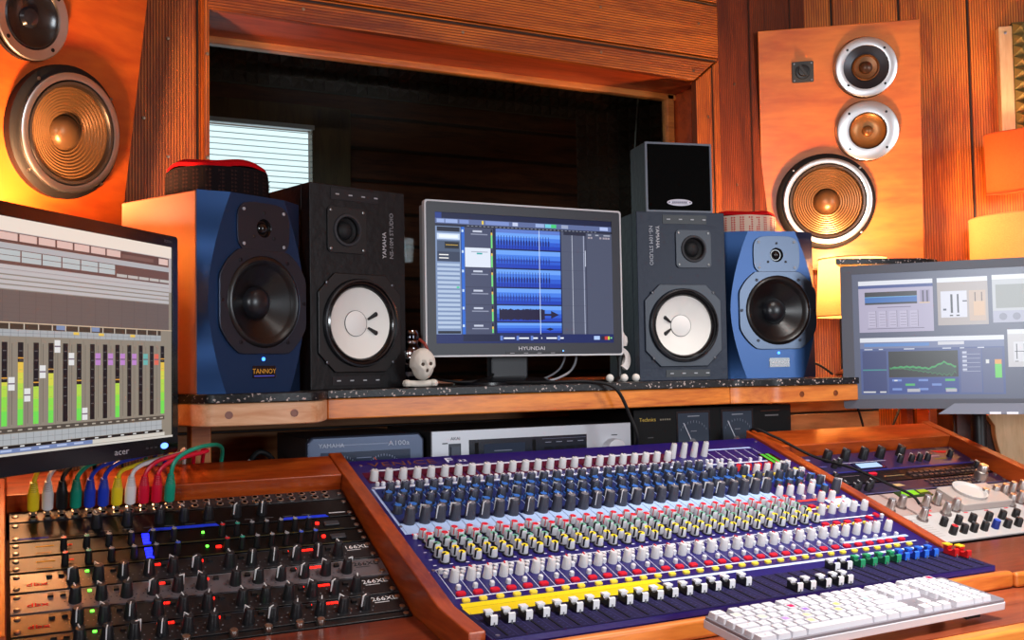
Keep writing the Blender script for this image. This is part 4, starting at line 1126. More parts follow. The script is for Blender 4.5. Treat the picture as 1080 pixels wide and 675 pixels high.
def left_monitor():
    a = .849; W, Hh = .51, .34
    P0 = Vector((.253, 1.686, 1.026))-W*Vector((cos(a), sin(a), 0))
    b = monitor_shell(T(*P0) @ R(a, 'Z'), 'glossy black monitor at left showing coloured mixer faders', W, Hh, .0146, .018, .025, H(10, 9, 10), BLK, GL)
    w, h = .4805, .297
    S = FACE @ T(.0148, .025, -.0026)
    R_ = []
    bg = H(150, 140, 126)
    # layout in picture coordinates: u across (0..1), v down; three visible thirds are the right part
    def r(u0, v0, u1, v1, c): R_.append((u0, v0, u1, v1, c))
    r(0, 0, 1, 1, bg)
    r(0, 0, 1, .095, H(252, 236, 222)); r(.0, .095, 1, .385, H(196, 186, 186))
    r(0, .10, .985, .175, H(104, 72, 66))
    for k in range(10): r(.02+.072*k, .105, .085+.072*k, .155, H(236, 200, 190))
    r(.74, .125, .90, .155, H(130, 96, 88)); r(.93, .11, .98, .16, H(238, 205, 196))
    r(0, .18, .985, .215, H(188, 188, 192)); r(0, .215, .985, .32, H(112, 80, 74))
    for k in range(9):
        for q in range(2): r(.0+.079*k, .220+.040*q, .074+.079*k, .256+.040*q, H(196, 204, 206))
    for k in range(5): r(.715+.055*k, .285, .765+.055*k, .308, H(200, 196, 192))
    for q in range(5): r(0, .325+.0335*q, .985, .352+.0335*q, H(200, 196, 198)); r(0, .349+.0335*q, .985, .352+.0335*q, H(150, 140, 140))
    r(0, .490, .985, .705, H(112, 98, 94))
    for k in range(16): r(.0615*k, .49, .0615*k+.002, .705, H(96, 84, 82))
    for q in range(1, 7): r(0, .49+.03*q, .985, .4915+.03*q, H(100, 88, 86))
    r(0, .705, 1, .712, H(216, 190, 160)); r(0, .714, .94, .752, H(70, 56, 44))
    for k in range(18): r(.054*k, .714, .054*k+.004, .752, H(215, 205, 190))
    for u in (.08, .45, .60): r(u, .714, u+.035, .745, H(130, 150, 190))
    r(0, .754, .94, .80, H(176, 180, 184))
    for k in range(34): r(.0276*k, .754, .0276*k+.0015, .80, H(120, 124, 130))
    r(0, .776, .94, .778, H(120, 124, 130))
    for u in (.52, .63, .78): r(u, .756, u+.024, .776, H(245, 205, 90))
    top, bot = .805, .955
    # the mixer: strips (picture is stretched so the fader area fills its real share)
    b['label'] = 'glossy black monitor at left showing coloured mixer faders'
    # remap: everything above was laid out for 0..1 of the upper area; compress to leave room for faders
    f1 = lambda v: v*.50/.80 if v <= .80 else v
    R2 = [(q[0], f1(q[1]), q[2], (f1(q[3]) if q[3] < .99 else 1), q[4]) for q in R_]
    R_ = R2
    def r(u0, v0, u1, v1, c): R_.append((u0, v0, u1, v1, c))
    pitch = .0615; dk = H(24, 18, 22)
    lev = {0: .5, 1: .62, 2: .55, 3: .7, 4: .8, 5: .5, 6: .6, 7: .55, 8: .8, 9: .5, 10: .65, 11: 0, 12: .48, 13: 0, 14: 0, 15: .47, 16: 0, 17: 0, 18: 0, 19: .76}
    u = .985-.065
    xs = [.935-.0575*k for k in range(16)][::-1]
    caps = {}
    n = len(xs)
    fl = {15: .76, 14: 0, 13: 0, 12: 0, 11: .47, 10: 0, 9: 0, 8: .47, 7: 0, 6: .62, 5: .46, 4: .76, 3: .52, 2: .6, 1: .7, 0: .5}
    cc = {14: ('tl', .20), 13: ('pu', .20), 12: ('pu', .20), 11: ('pu', .20), 10: ('pu', .20), 9: ('wh', .92), 8: ('wh', .2), 7: ('wh', .04), 6: ('wh', .36), 5: ('wh', .64), 4: ('wh', .50), 3: ('wh', .3), 2: ('wh', .7), 1: ('wh', .4), 15: ('rd', .20)}
    pal = {'tl': H(110, 190, 185), 'pu': H(200, 140, 215), 'wh': H(240, 240, 240), 'rd': H(235, 110, 90)}
    for k, x in enumerate(xs):
        r(x-.030, .505, x-.0285, .88, H(120, 110, 98)); r(x-.022, .53, x-.020, .87, H(100, 92, 82))
        r(x, .525, x+.020, .875, dk)
        if fl[k]:
            v0 = .875-.35*fl[k]; c1 = [H(120, 235, 90), H(150, 235, 80), H(190, 230, 80), H(225, 225, 80), H(245, 205, 80), H(250, 175, 70)]
            nn = 12
            for q in range(nn):
                a0 = .875-(.875-v0)*q/nn; a1 = .875-(.875-v0)*(q+1)/nn
                ci = int(5*(q/nn)*fl[k]/.76+.001); r(x, a1, x+.020, a0, c1[min(5, ci)])
            r(x, v0-.02, x+.020, v0-.015, H(240, 170, 60))
        for q in range(7): r(x+.004, .56+.04*q, x+.016, .5625+.04*q, H(120, 120, 120) if not fl[k] or .56+.04*q < .875-.35*fl[k] else H(180, 200, 90))
        if k in cc:
            c, p = cc[k]; v0 = .525+.35*p-.028; r(x-.034, v0, x-.011, v0+.056, pal[c]); r(x-.034, v0+.025, x-.011, v0+.031, H(120, 100, 120))
    r(0, .885, .955, .905, H(84, 76, 68))
    for k in range(26): r(.037*k+.006, .892, .037*k+.022, .898, H(190, 180, 165))
    r(0, .908, .94, .955, H(182, 186, 190))
    for k in range(34): r(.0276*k, .908, .0276*k+.0015, .955, H(130, 134, 138))
    r(0, .931, .94, .9325, H(130, 134, 138)); r(0, .957, .945, .969, H(20, 16, 16))
    for k in range(16): r(.06*k+.01, .960, .06*k+.026, .966, H(230, 230, 230))
    r(0, .970, .60, .988, H(120, 140, 190)); r(.60, .970, .955, .988, H(222, 216, 206))
    for k in range(8): r(.03+.07*k, .974, .07+.07*k, .982, H(190, 205, 240))
    r(0, .990, 1, 1, H(220, 214, 206))
    screen_art('screen_picture', b, S, w, h, None, R_, SCR_L)
    lettering('acer', .013, H(190, 190, 195), MA, b, FACE @ T(.350, .008, .0006), sx=1.5)
    m = MB(FACE)
    m.prism([(.4725+.009*cos(t), .0125+.0045*sin(t)) for t in [2*PI*k/20 for k in range(20)]], 0, .0012, H(90, 130, 255)); part('power_light', m, LED, b)
    m = MB(FACE)
    for k in range(3): m = MB(FACE); m.box(.425+.011*k, .431+.011*k, .011, .013, 0, .0008, H(60, 60, 66)); part('control_button', m, PL, b)
    lettering('X203H', .006, H(90, 90, 95), MA, b, FACE @ T(.472, .328, .0005), sx=1.2)
    I = b.matrix_basis.inverted()
    m = MB(I); m.tube([(-.04, 1.60, .785), (-.04, 1.60, 1.15)], .018, BLK, 16, 0); m.tube([(-.04, 1.60, 1.18), (.06, 1.535, 1.19)], .016, BLK, 12, 0); m.tube([(-.04, 1.6, 1.13), (-.04, 1.6, 1.20)], .021, BLK, 16, 0); part('stand_pole', m, PL, b)
    m = MB(I); m.lathe([(.10, .7765), (.10, .783), (.03, .79), (0, .79)], T(-.13, 1.66, 0) if 0 else T(-.04-.08, 1.60+.03, 0), 24, BLK); part('stand_base', m, PL, b)
left_monitor()

def center_monitor():
    W, Hh = .461, .313; z0 = 1.1755
    b = monitor_shell(T(.7621, 1.90, z0) @ R(0, 'Z'), 'dark monitor with pale rim in the centre showing blue audio waveforms', W, Hh, .0215, .022, .025, H(38, 42, 52), H(150, 150, 152), PL)
    m = MB(FACE); plate(m, rrect(-.0022, W+.0022, -.0022, Hh+.0022, .006), [rrect(.0012, W-.0012, .0012, Hh-.0012, .005)], -.012, .001, H(205, 205, 208)); part('outer_rim', m, PL, b)
    w, h = W-.043, Hh-.047; S = FACE @ T(.0215, .025, -.0026)
    px = [(459.5, 224.5), (645, 238.3), (648, 357), (462.5, 362)]
    A = []
    def r(x0, y0, x1, y1, c):      # corner given in the photograph's crop grid (2.25x, origin 420,190)
        def m_(x, y): return (420+x/2.25, 190+y/2.25)
        def sk(x, y):               # lines of the picture follow the two edges
            return m_(x, y)
        A.append(([sk(x0, y1), sk(x1, y1), sk(x1, y0), sk(x0, y0)], c))
    # work directly in unit picture coordinates
    A = []
    def r(u0, v0, u1, v1, c): A.append((u0, v0, u1, v1, c))
    grey = H(78, 84, 106); navy = H(24, 30, 62)
    r(0, 0, 1, 1, navy); r(0, 0, .035, .05, H(40, 60, 130))
    r(0, .045, 1, .085, H(90, 104, 150)); 
    for u0, u1, c in ((.01, .05, H(150, 170, 220)), (.055, .12, H(150, 170, 220)), (.13, .18, H(120, 140, 200)), (.25, .26, H(230, 200, 70)), (.27, .40, H(120, 140, 200)), (.42, .45, H(190, 200, 230)), (.55, .60, H(150, 170, 215)), (.605, .64, H(110, 200, 215)), (.64, .67, H(70, 200, 120)), (.70, .74, H(150, 160, 190)), (.93, .98, H(170, 185, 230))): r(u0, .050, u1, .078, c)
    r(0, .085, 1, .105, H(36, 40, 60))
    for k in range(34): r(.17+.022*k, .091, .182+.022*k, .098, H(120, 125, 140))
    # inspector
    r(0, .105, .135, .93, H(120, 140, 178)); r(.01, .11, .13, .145, H(30, 34, 50)); r(.01, .16, .13, .205, H(200, 216, 240)); r(.02, .17, .12, .195, H(230, 238, 250))
    r(.01, .215, .13, .30, H(70, 84, 110)); r(.05, .225, .125, .275, H(24, 28, 38)); r(.055, .245, .12, .250, H(200, 160, 60)); r(.01, .30, .13, .375, H(50, 60, 84))
    r(.02, .32, .07, .328, WHT); r(.02, .345, .07, .353, WHT)
    for k in range(15): r(.010, .39+.034*k, .128, .416+.034*k, H(172, 190, 216)); r(.010, .410+.034*k, .128, .416+.034*k, H(110, 130, 170)); 
    r(.11, .565, .125, .578, H(60, 200, 150)); r(.01, .905, .13, .925, H(24, 28, 40)); r(.02, .935, .045, .965, H(180, 210, 245)); 
    for k in range(4): r(.008+.032*k, .935, .036+.032*k, .965, H(170, 200, 240))
    # track list
    r(.138, .105, .155, .93, H(40, 100, 200)); r(.155, .105, .31, .93, H(66, 72, 100))
    ys = [.105, .265, .415, .565, .70, .835, .925]
    for k in range(6):
        r(.155, ys[k], .31, ys[k]+.003, H(40, 44, 66)); r(.20, ys[k]+.022, .25, ys[k]+.036, H(190, 196, 215)); r(.19, ys[k]+.048, .28, ys[k]+.056, H(140, 146, 170))
        r(.140, ys[k]+.02, .150, ys[k]+.04, H(190, 215, 250))
    r(.157, .262, .295, .412, H(216, 224, 238)); r(.22, .30, .25, .312, H(40, 160, 160)); r(.19, .29, .28, .296, H(150, 160, 180))
    for k in range(6):
        r(.298, ys[k]+.01, .306, ys[k+1]-.005, H(24, 26, 34)); r(.298, ys[k]+.055, .306, ys[k+1]-.005, H(110, 220, 120)); r(.298, ys[k]+.035, .306, ys[k]+.055, H(230, 190, 80))
    # clips
    x0, x1 = .325, .690
    r(.315, .105, .70, .93, H(16, 30, 76))
    r(x0, .105, x1, .135, H(90, 120, 200))
    cl = [H(104, 158, 240), H(66, 122, 226), H(40, 88, 204), H(24, 62, 180)]
    for k in range(6):
        a, c = ys[k]+.006, ys[k+1]-.002
        if k == 0: a = .135
        for q in range(4): r(x0, a+(c-a)*q/4, x1, a+(c-a)*(q+1)/4, cl[q])
        r(x0, c-.004, x1, c, H(20, 30, 100))
        mid = (a+c)/2+.01
        if k in (0, 2):
            for j in range(19): x = x0+.012+.0158*j; r(x, a+.02, x+.003, c-.006, H(16, 34, 130)); r(x-.002, mid-.02, x+.006, mid+.02, H(14, 30, 110))
        elif k in (1, 3):
            for j in range(19): x = x0+.012+.0158*j; r(x, mid-.018, x+.005, mid+.018, H(22, 40, 120)); r(x+.001, mid-.035, x+.003, mid+.035, H(22, 40, 120))
            r(x0, mid-.002, x1, mid+.002, H(30, 50, 140))
    # ragged dark take in the fifth lane
    a, c = ys[4], ys[5]; mid = (a+c)/2+.008; dk = H(26, 22, 58)
    rr = random.Random(2)
    for j in range(64):
        x = x0+.012+.0040*j; hh = .036+.010*rr.random(); r(x, mid-hh, x+.0042, mid+hh, dk)
    for j in range(20):
        x = x0+.268+.0040*j; hh = (.008 if j < 9 else .030*(1-(j-9)/11)); r(x, mid-hh, x+.0042, mid+hh, dk)
    m5 = (ys[5]+ys[6])/2+.01
    for j in range(10): x = .60+.004*j; hh = .012*(1-abs(j-5)/6); r(x, m5-hh, x+.004, m5+hh, dk)
    r(.566, .105, .569, .93, H(210, 225, 250))
    # right hand grey areas
    r(.695, .105, .84, .93, grey); r(.71, .105, .84, .13, H(36, 40, 60)); r(.758, .13, .761, .93, H(190, 195, 212)); r(.826, .13, .831, .93, H(160, 166, 190)); r(.845, .105, 1, .93, H(74, 80, 102)); r(.84, .105, .845, .93, H(50, 54, 76))
    for k in range(6): r(.695, ys[k+1], .84, ys[k+1]+.002, H(66, 70, 92))
    for u in (.855, .90, .95, .97): r(u, .115, u+.02, .125, H(160, 165, 180))
    for u in (.855, .87, .925, .945, .96, .975): r(u, .135, u+.012, .15, H(160, 150, 160))
    r(.835, .25, .840, .38, H(190, 196, 215))
    # transport
    r(0, .93, 1, 1, H(26, 38, 92)); r(.14, .93, .34, .985, H(20, 26, 60))
    for u0, u1 in ((.36, .42), (.44, .50), (.52, .55), (.57, .575), (.60, .66), (.68, .70)): r(u0, .955, u1, .967, H(225, 230, 245))
    for u in (.34, .43, .51, .665): r(u, .942, u+.014, .978, H(90, 120, 200))
    r(.88, .945, .915, .975, H(170, 195, 240)); r(.925, .948, .945, .975, H(40, 30, 50)); r(.945, .948, .965, .975, H(200, 60, 60)); r(.965, .948, .975, .975, H(190, 220, 80)); r(.98, .955, .99, .967, H(120, 200, 140))
    screen_art('screen_picture', b, S, w, h, None, A, SCR_C)
    lettering('HYUNDAI', .0105, H(215, 215, 222), MA, b, FACE @ T(W/2+.006, .0105, .0004), 'CENTER', 1.35, bold=1)
    m = MB(FACE); m.box(.175, .31, .0015, .0075, 0, .0012, H(24, 26, 32))
    for k in range(4): m.rect(.185+.032*k, .195+.032*k, .0035, .0048, .0014, H(150, 150, 155))
    part('button_strip', m, PL, b)
    m = MB(FACE); m.lathe([(.0016, 0), (0, .0012)], T(.312, .0085, 0), 8, H(90, 150, 255)); part('power_light', m, LED, b)
    m = MB(); m.box(.165, .255, .05, .075, ZS-z0+.012, .06, H(26, 28, 34)); m.box(.175, .245, .03, .055, .03, .12, H(26, 28, 34)); part('stand_neck', m, PL, b, bevel=.006)
    m = MB(); m.lathe([(.115, 0), (.115, .005), (.09, .012), (.03, .018), (0, .018)], T(.21, .075, ZS-z0+.0003) @ Matrix.Diagonal((1, .8, 1, 1)), 40, H(22, 22, 26)); part('stand_base', m, GL, b)
center_monitor()

def right_monitor():
    a = -.867; W, Hh = .50, .33
    b = monitor_shell(T(1.749, 1.78, 1.042) @ R(a, 'Z'), 'grey framed monitor at right showing plugin windows with pale glare', W, Hh, .026, .020, .022, H(78, 80, 92), H(40, 42, 50), PL)
    w, h = W-.052, Hh-.042; S = FACE @ T(.026, .022, -.0026)
    A = []
    def r(u0, v0, u1, v1, c): A.append((u0, v0, u1, v1, c))
    base = H(88, 94, 120); hd = H(238, 240, 250)
    r(0, 0, 1, 1, base)
    # upper left plugin
    r(.03, .06, .385, .47, H(186, 178, 206)); r(.03, .06, .385, .095, hd); r(.03, .095, .385, .12, H(60, 80, 150)); r(.06, .15, .31, .25, H(30, 32, 42)); r(.06, .19, .31, .235, H(40, 110, 190)); r(.06, .188, .31, .192, H(120, 200, 250))
    r(.325, .145, .37, .25, H(160, 150, 185)); r(.335, .15, .342, .24, H(70, 64, 90)); r(.355, .15, .362, .24, H(70, 64, 90)); r(.32, .24, .37, .25, H(220, 190, 160))
    for k in range(5):
        u = .075+.05*k; r(u, .305, u+.036, .43, H(200, 192, 218)); 
        for q in range(5): r(u+.004, .325+.022*q, u+.032, .328+.022*q, H(120, 110, 140))
        r(u+.036, .30, u+.038, .43, H(90, 84, 110))
    r(.07, .44, .34, .444, H(90, 84, 110)); r(.12, .27, .28, .276, H(120, 110, 140))
    # upper middle
    r(.405, .06, .635, .43, H(182, 170, 168)); r(.405, .06, .635, .095, hd); r(.42, .165, .54, .37, H(226, 226, 240)); r(.465, .19, .475, .335, H(40, 44, 60)); r(.495, .19, .503, .335, H(40, 44, 60)); r(.43, .30, .445, .315, H(40, 50, 80)); r(.52, .24, .54, .25, H(40, 44, 60)); r(.46, .35, .475, .36, BLK); r(.49, .35, .505, .36, BLK)
    r(.55, .165, .625, .40, H(205, 178, 160)); r(.575, .18, .58, .34, H(90, 70, 66)); r(.605, .18, .61, .34, H(90, 70, 66)); r(.57, .25, .62, .36, H(225, 185, 150))
    # upper right
    r(.655, .055, 1, .42, H(196, 198, 204)); r(.655, .055, 1, .09, hd); r(.67, .13, 1, .31, H(150, 152, 150)); r(.655, .33, 1, .42, H(178, 178, 200))
    for k in range(5):
        c0 = .70+.06*k; A.append(([(c0+.018*cos(t), .375+.028*sin(t)) for t in [2*PI*q/14 for q in range(14)]][::-1], H(140, 140, 160)))
    # lower left analyser
    r(.03, .515, .70, .965, H(74, 92, 150)); r(.03, .515, .70, .55, hd); r(.03, .55, .70, .60, H(120, 130, 170)); r(.05, .56, .36, .585, H(90, 140, 210)); r(.40, .555, .52, .58, H(220, 220, 230))
    r(.04, .62, .155, .955, H(52, 66, 122)); r(.04, .765, .155, .775, H(60, 150, 150))
    r(.165, .625, .49, .83, H(34, 38, 40)); r(.165, .835, .49, .955, H(50, 74, 150))
    g = H(50, 130, 84)
    n = 40; P = []
    for k in range(n):
        t = k/(n-1); u = .17+.31*t; v = .752-.010*sin(t*6)-.055*max(0, 1-abs(t-.82)/.22)+.004*sin(k*1.7)
        lo = .752+.006+.05*max(0, min(1, (t-.2)*1.6))*(1 if t < .95 else .6)+.012*sin(k*2.3)*t
        P.append((u, v, lo))
    for k in range(n-1):
        (u0, v0, l0), (u1, v1, l1) = P[k], P[k+1]
        A.append(([(u0, l0), (u1, l1), (u1, v1), (u0, v0)], H(40, 74, 62)))
        A.append(([(u0, v0+.014), (u1, v1+.014), (u1, v1), (u0, v0)], H(60, 170, 96)))
        A.append(([(u0, l0+.008), (u1, l1+.008), (u1, l1), (u0, l0)], H(50, 120, 76)))
    for q in range(3):
        for k in range(5):
            if (q+k) % 2 == 0: r(.18+.062*k, .845+.035*q, .225+.062*k, .862+.035*q, H(120, 150, 220) if k not in (1, 4) else H(80, 190, 110))
    r(.25, .92, .31, .945, H(190, 190, 200)); r(.43, .92, .48, .945, H(190, 190, 200)); r(.19, .85, .205, .86, WHT)
    r(.50, .61, .595, .95, H(96, 104, 150)); r(.60, .61, .69, .955, H(88, 98, 140))
    for q in range(5): r(.51, .655+.033*q, .59, .658+.033*q, H(190, 196, 220)); r(.51, .635+.033*q, .53, .650+.033*q, H(210, 214, 235))
    r(.655, .70, .685, .84, H(110, 220, 100)); r(.655, .70, .685, .735, H(240, 170, 90)); r(.615, .70, .63, .73, WHT); r(.04, .94, .10, .95, WHT); r(.12, .94, .15, .95, WHT)
    for u0, u1 in ((.05, .09), (.12, .14), (.24, .29), (.42, .46), (.50, .52), (.58, .61)): r(u0, .603, u1, .611, H(220, 224, 240))
    # lower right plugin
    r(.715, .475, 1, .76, H(214, 210, 214)); r(.715, .475, 1, .51, hd); r(.74, .57, .79, .72, H(230, 228, 235)); r(.752, .585, .756, .70, H(50, 50, 60)); r(.785, .585, .789, .70, H(50, 50, 60)); r(.745, .64, .795, .645, H(60, 60, 70)); r(.84, .585, .845, .70, H(90, 90, 100)); r(.87, .585, .875, .70, H(90, 90, 100)); r(.84, .585, .88, .592, H(90, 90, 100)); r(.745, .715, .76, .72, BLK)
    screen_art('screen_picture', b, S, w, h, None, A, SCR_R)
    m = MB(FACE); m.prism([(.20, -.012), (.5, -.012), (.5, .012), (.235, .012)], -.010, .0035, H(128, 132, 148)); part('control_bar', m, PL, b, bevel=.001)
    m = MB(FACE)
    for k in range(5): m = MB(FACE); m.box(.305+.034*k, .328+.034*k, -.0115, -.0065, .0036, .0046, H(240, 242, 250)); part('control_button', m, PL, b)
    I = b.matrix_basis.inverted()
    m = MB(I); m.tube([(2.05, 1.66, .785), (2.05, 1.66, 1.16)], .017, BLK, 14, 0); m.tube([(2.05, 1.66, 1.16), (1.955, 1.63, 1.18)], .016, BLK, 12, 0)
    part('stand_pole', m, PL, b)
    m = MB(I); m.lathe([(.09, .7765), (.09, .783), (.03, .79), (0, .79)], T(2.13, 1.70, 0), 24, BLK); part('stand_base', m, PL, b)
right_monitor()

# ================================================================== AMPLIFIERS UNDER THE SHELF
def hifi():
    zb = .9130
    # grey power amplifier with two meters
    b = thing('power_amplifier', 'blue grey power amplifier with two meters at the left end under the shelf', 'amplifier', T(.512, 1.885, zb))
    w, h, d = .234, .113, .24
    m = MB(); m.box(.004, w-.004, .008, d, .008, h-.002, H(38, 40, 44)); part('casing', m, PL, b, bevel=.003)
    m = MB(FACE)
    body = H(78, 88, 110)
    P = [(0, .006), (.0, h-.012), (.010, h), (w-.010, h), (w, h-.012), (w, .006)]
    m.prism(P, -.010, .006, body); part('front_panel', m, attr_mat('anodised_blue', .35, .5), b, bevel=.005, bseg=4)
    m = MB(FACE); m.box(.026, w-.030, .008, h-.030, .0062, .0074, H(44, 56, 82)); part('meter_glass', m, GL, b)
    m = MB(FACE); z = .0080
    for cx in (.066, .150):
        for k in range(13):
            t = radians(35+110*k/12); x, y = cx+.034*cos(t)*1.05, .040+.034*sin(t)
            m.rect(x-.0007, x+.0007, y-.002, y+.002, z, H(150, 160, 190) if k > 2 else H(150, 160, 190))
        m.rect(cx-.008, cx+.008, .046, .048, z, H(130, 140, 170))
        p, q = Vector((cx+.008, .038)), Vector((cx-.020, .070)); n = Vector((.0007, .0006))
        m.quad([(p.x-n.x, p.y-n.y, z+.0003), (p.x+n.x, p.y+n.y, z+.0003), (q.x+n.x, q.y+n.y, z+.0003), (q.x-n.x, q.y-n.y, z+.0003)], H(210, 90, 70))
    m.rect(.095, .125, .070, .0715, z, H(140, 150, 180)); m.rect(.097, .123, .054, .0555, z, H(140, 150, 180)); m.rect(.06, .16, h-.018, h-.0165, .0064, H(170, 180, 205))
    part('meter_print', m, MA, b, fix=False)
    lettering('YAMAHA', .011, H(215, 220, 235), MA, b, FACE @ T(.022, h-.021, .0066), sx=1.1); lettering('A100a', .013, H(215, 220, 235), MA, b, FACE @ T(w-.075, h-.022, .0066), sx=1.3)
    # silver cassette deck
    b = thing('cassette_deck', 'silver fronted cassette deck with dark window and round knob under the shelf', 'cassette deck', T(.760, 1.88, zb))
    w, h, d = .464, .114, .26
    m = MB(); m.box(.002, w-.002, .004, d, .006, h-.001, H(44, 42, 44)); part('casing', m, PL, b, bevel=.002)
    m = MB(FACE); m.box(0, w, .004, h, -.003, .005, H(205, 206, 212)); part('front_panel', m, attr_mat('silver_front', .4, .35), b, bevel=.0015)
    m = MB(FACE); m.box(.036, .062, .030, h-.026, .005, .0062, H(52, 58, 74)); m.box(.040, .058, .036, h-.032, .0062, .009, H(70, 78, 98)); part('power_button', m, PL, b)
    m = MB(FACE); m.box(.080, .352, .012, h-.020, .005, .0065, H(40, 44, 56)); part('dark_window', m, GL, b)
    m = MB(FACE); z = .0068
    m.rect(.112, .205, .030, h-.030, z, H(52, 62, 82)); m.rect(.135, .175, h-.045, h-.0435, z+.0002, H(150, 160, 180)); 
    for k in range(6): m.rect(.125+.012*k, .132+.012*k, h-.058, h-.0565, z+.0002, H(100, 110, 130))
    m.rect(.092, .100, .02, h-.026, z, BLK); m.rect(.222, .230, .02, h-.026, z, BLK)
    for k in range(4): m.rect(.250+.026*k, .270+.026*k, .045, .072, z, H(20, 22, 32)); m.rect(.252+.026*k, .266+.026*k, h-.0335, h-.032, z, H(150, 155, 175))
    m.rect(.245, .350, h-.026, h-.025, z, H(110, 116, 140)); m.rect(.022, .034, .088, .090, .0054, H(60, 60, 64)); m.rect(w-.05, w-.035, .088, .090, .0054, H(60, 60, 64))
    part('panel_print', m, MA, b, fix=False)
    lettering('AKAI', .0085, H(90, 92, 100), MA, b, FACE @ T(.040, h-.019, .0054), sx=1.1)
    m = MB(FACE); m.lathe([(.0035, 0), (0, .001)], T(.120, .052, .007), 10, H(60, 230, 120)); part('indicator_light', m, LED, b)
    m = MB(FACE); m.lathe([(.0245, .005), (.024, .022), (.0225, .025), (0, .0255)], T(.416, .058, 0), 36, H(225, 225, 230)); part('volume_knob', m, attr_mat('spun_silver', .3, .5), b)
    # black power amplifier
    b = thing('power_amplifier', 'black power amplifier with two square needle meters at right under the shelf', 'amplifier', T(1.2285, 1.875, zb))
    w, h, d = .440, .1405, .28; DZ = .020
    m = MB(); m.box(.002, w-.002, .006, d, .006, h-.002, H(16, 15, 16)); part('casing', m, PL, b, bevel=.002)
    m = MB(FACE); m.box(0, w, .003, h, -.004, .006, H(9, 9, 10)); part('front_panel', m, RB, b, bevel=.0015)
    for q, cx in enumerate((.157, .280)):
        m = MB(FACE); m.box(cx-.046, cx+.046, DZ+.024, DZ+.114, .006, .0075, H(34, 36, 42)); mt = part('meter', m, GL, b)
        m = MB(FACE); z = .0078
        m.rect(cx-.042, cx+.041, DZ+.030, DZ+.109, z, H(66, 74, 88)); m.rect(cx-.040, cx+.038, .0+DZ+.030, DZ+.040, z+.0002, H(140, 146, 156)); m.rect(cx-.040, cx+.038, DZ+.0265, DZ+.029, z+.0002, H(165, 150, 110))
        for k in range(11):
            t = radians(38+104*k/10); x, y = cx+.044*cos(t), DZ+.046+.044*sin(t)
            if y < DZ+.108: m.rect(x-.0006, x+.0006, y-.0025, y+.0025, z+.0002, H(140, 146, 160))
        m.rect(cx-.016, cx+.016, .0+DZ+.101, DZ+.103, z+.0002, H(170, 172, 182)); m.rect(cx-.008, cx+.008, DZ+.068, DZ+.0695, z+.0002, H(150, 150, 160))
        m.prism(circle(cx-.004, DZ+.044, .009, 16), z, z+.0015, H(120, 118, 124))
        p, e = Vector((cx-.006, DZ+.046)), Vector((cx-.028, DZ+.088)); n = Vector((.0010, .0005))
        m.quad([(p.x-n.x, p.y-n.y, z+.001), (p.x+n.x, p.y+n.y, z+.001), (e.x+n.x, e.y+n.y, z+.001), (e.x-n.x, e.y-n.y, z+.001)], H(215, 218, 230))
        part('meter_face', m, MA, mt, fix=False)
    lettering('Technics', .0115, H(225, 190, 90), MA, b, FACE @ T(.014, h-.026, .0063), sx=1.05)
    m = MB(FACE); z = .0063
    for k in range(5): m.rect(.068+.006*k, .072+.006*k, h-.025, h-.0215, z, H(150, 140, 120))
    m.rect(.035, .050, .078, .080, z, H(90, 88, 90)); m.rect(.350, .405, h-.014, h-.0128, z, H(110, 60, 40)); m.rect(.362, .402, h-.026, h-.0225, z, H(120, 116, 116)); m.rect(.395, .41, .075, .078, z, H(70, 68, 70))
    part('panel_print', m, MA, b, fix=False)
    # dark clutter left of the amplifiers
    b = tag(part('headphones', MB(), None), 'x', 'x') if 0 else None
hifi()

# ================================================================== LAMPS
def lamp(name, label, cat, M, rb, rt, h, col, tr, power, zoff, base=True, warm=(1, .53, .25), stem=.1):
    b = thing(name, label, cat, M)
    m = MB(); seg = 48
    A = [m.v((rb*cos(2*PI*k/seg), rb*sin(2*PI*k/seg), 0)) for k in range(seg)]; B = [m.v((rt*cos(2*PI*k/seg), rt*sin(2*PI*k/seg), h)) for k in range(seg)]
    for k in range(seg): m.f([A[k], A[(k+1) % seg], B[(k+1) % seg], B[k]], WHT)
    part('lamp_shade', m, shade_mat(name+'_cloth', col, tr), b)
    m = MB()
    for r_, z in ((rb, 0), (rt, h)):
        m = MB(); m.lathe([(r_-.001, z-.0015), (r_+.0012, z-.0015), (r_+.0012, z+.0015), (r_-.001, z+.0015), (r_-.001, z-.0015)], None, 48, tuple(c*.6 for c in col[:3])+(1,), cap0=False, cap1=False)
        part('shade_rim', m, MA, b)
    if not base:
        m = MB(); m.lathe([(0, .006), (rb-.003, .006)], None, 48, WHT, cap0=False, cap1=False); part('diffuser', m, shade_mat(name+'_diffuser', (.95, .92, .86, 1), .8), b)
    m = MB(); m.lathe([(0, h*.35-.03), (.012, h*.35-.03), (.014, h*.35-.01), (.028, h*.35+.015), (.030, h*.35+.03), (.022, h*.35+.05), (0, h*.35+.058)], None, 18, WHT); part('bulb', m, BULB, b)
    m = MB(); m.tube([(0, 0, -stem), (0, 0, h*.35-.03)], .006, H(60, 40, 30), 10, 0)
    for k in range(3): m.tube([(0, 0, h*.3-.028), (rt*.97*cos(k*2.094), rt*.97*sin(k*2.094), h*.3-.028)], .0015, GRY, 6, 0)
    part('stem', m, MT, b)
    if base:
        m = MB(); m.lathe([(.05, -stem), (.05, -stem+.006), (.03, -stem+.02), (.008, -stem+.03), (0, -stem+.03)], None, 28, H(70, 40, 24)); part('base', m, PL, b)
    l = bpy.data.lights.new(name+'_light', 'POINT'); l.energy = power; l.color = warm; l.shadow_soft_size = .035
    lo = bpy.data.objects.new(name+'_light', l); COL.objects.link(lo); lo.parent = b; lo.location = (0, 0, zoff)
    return b
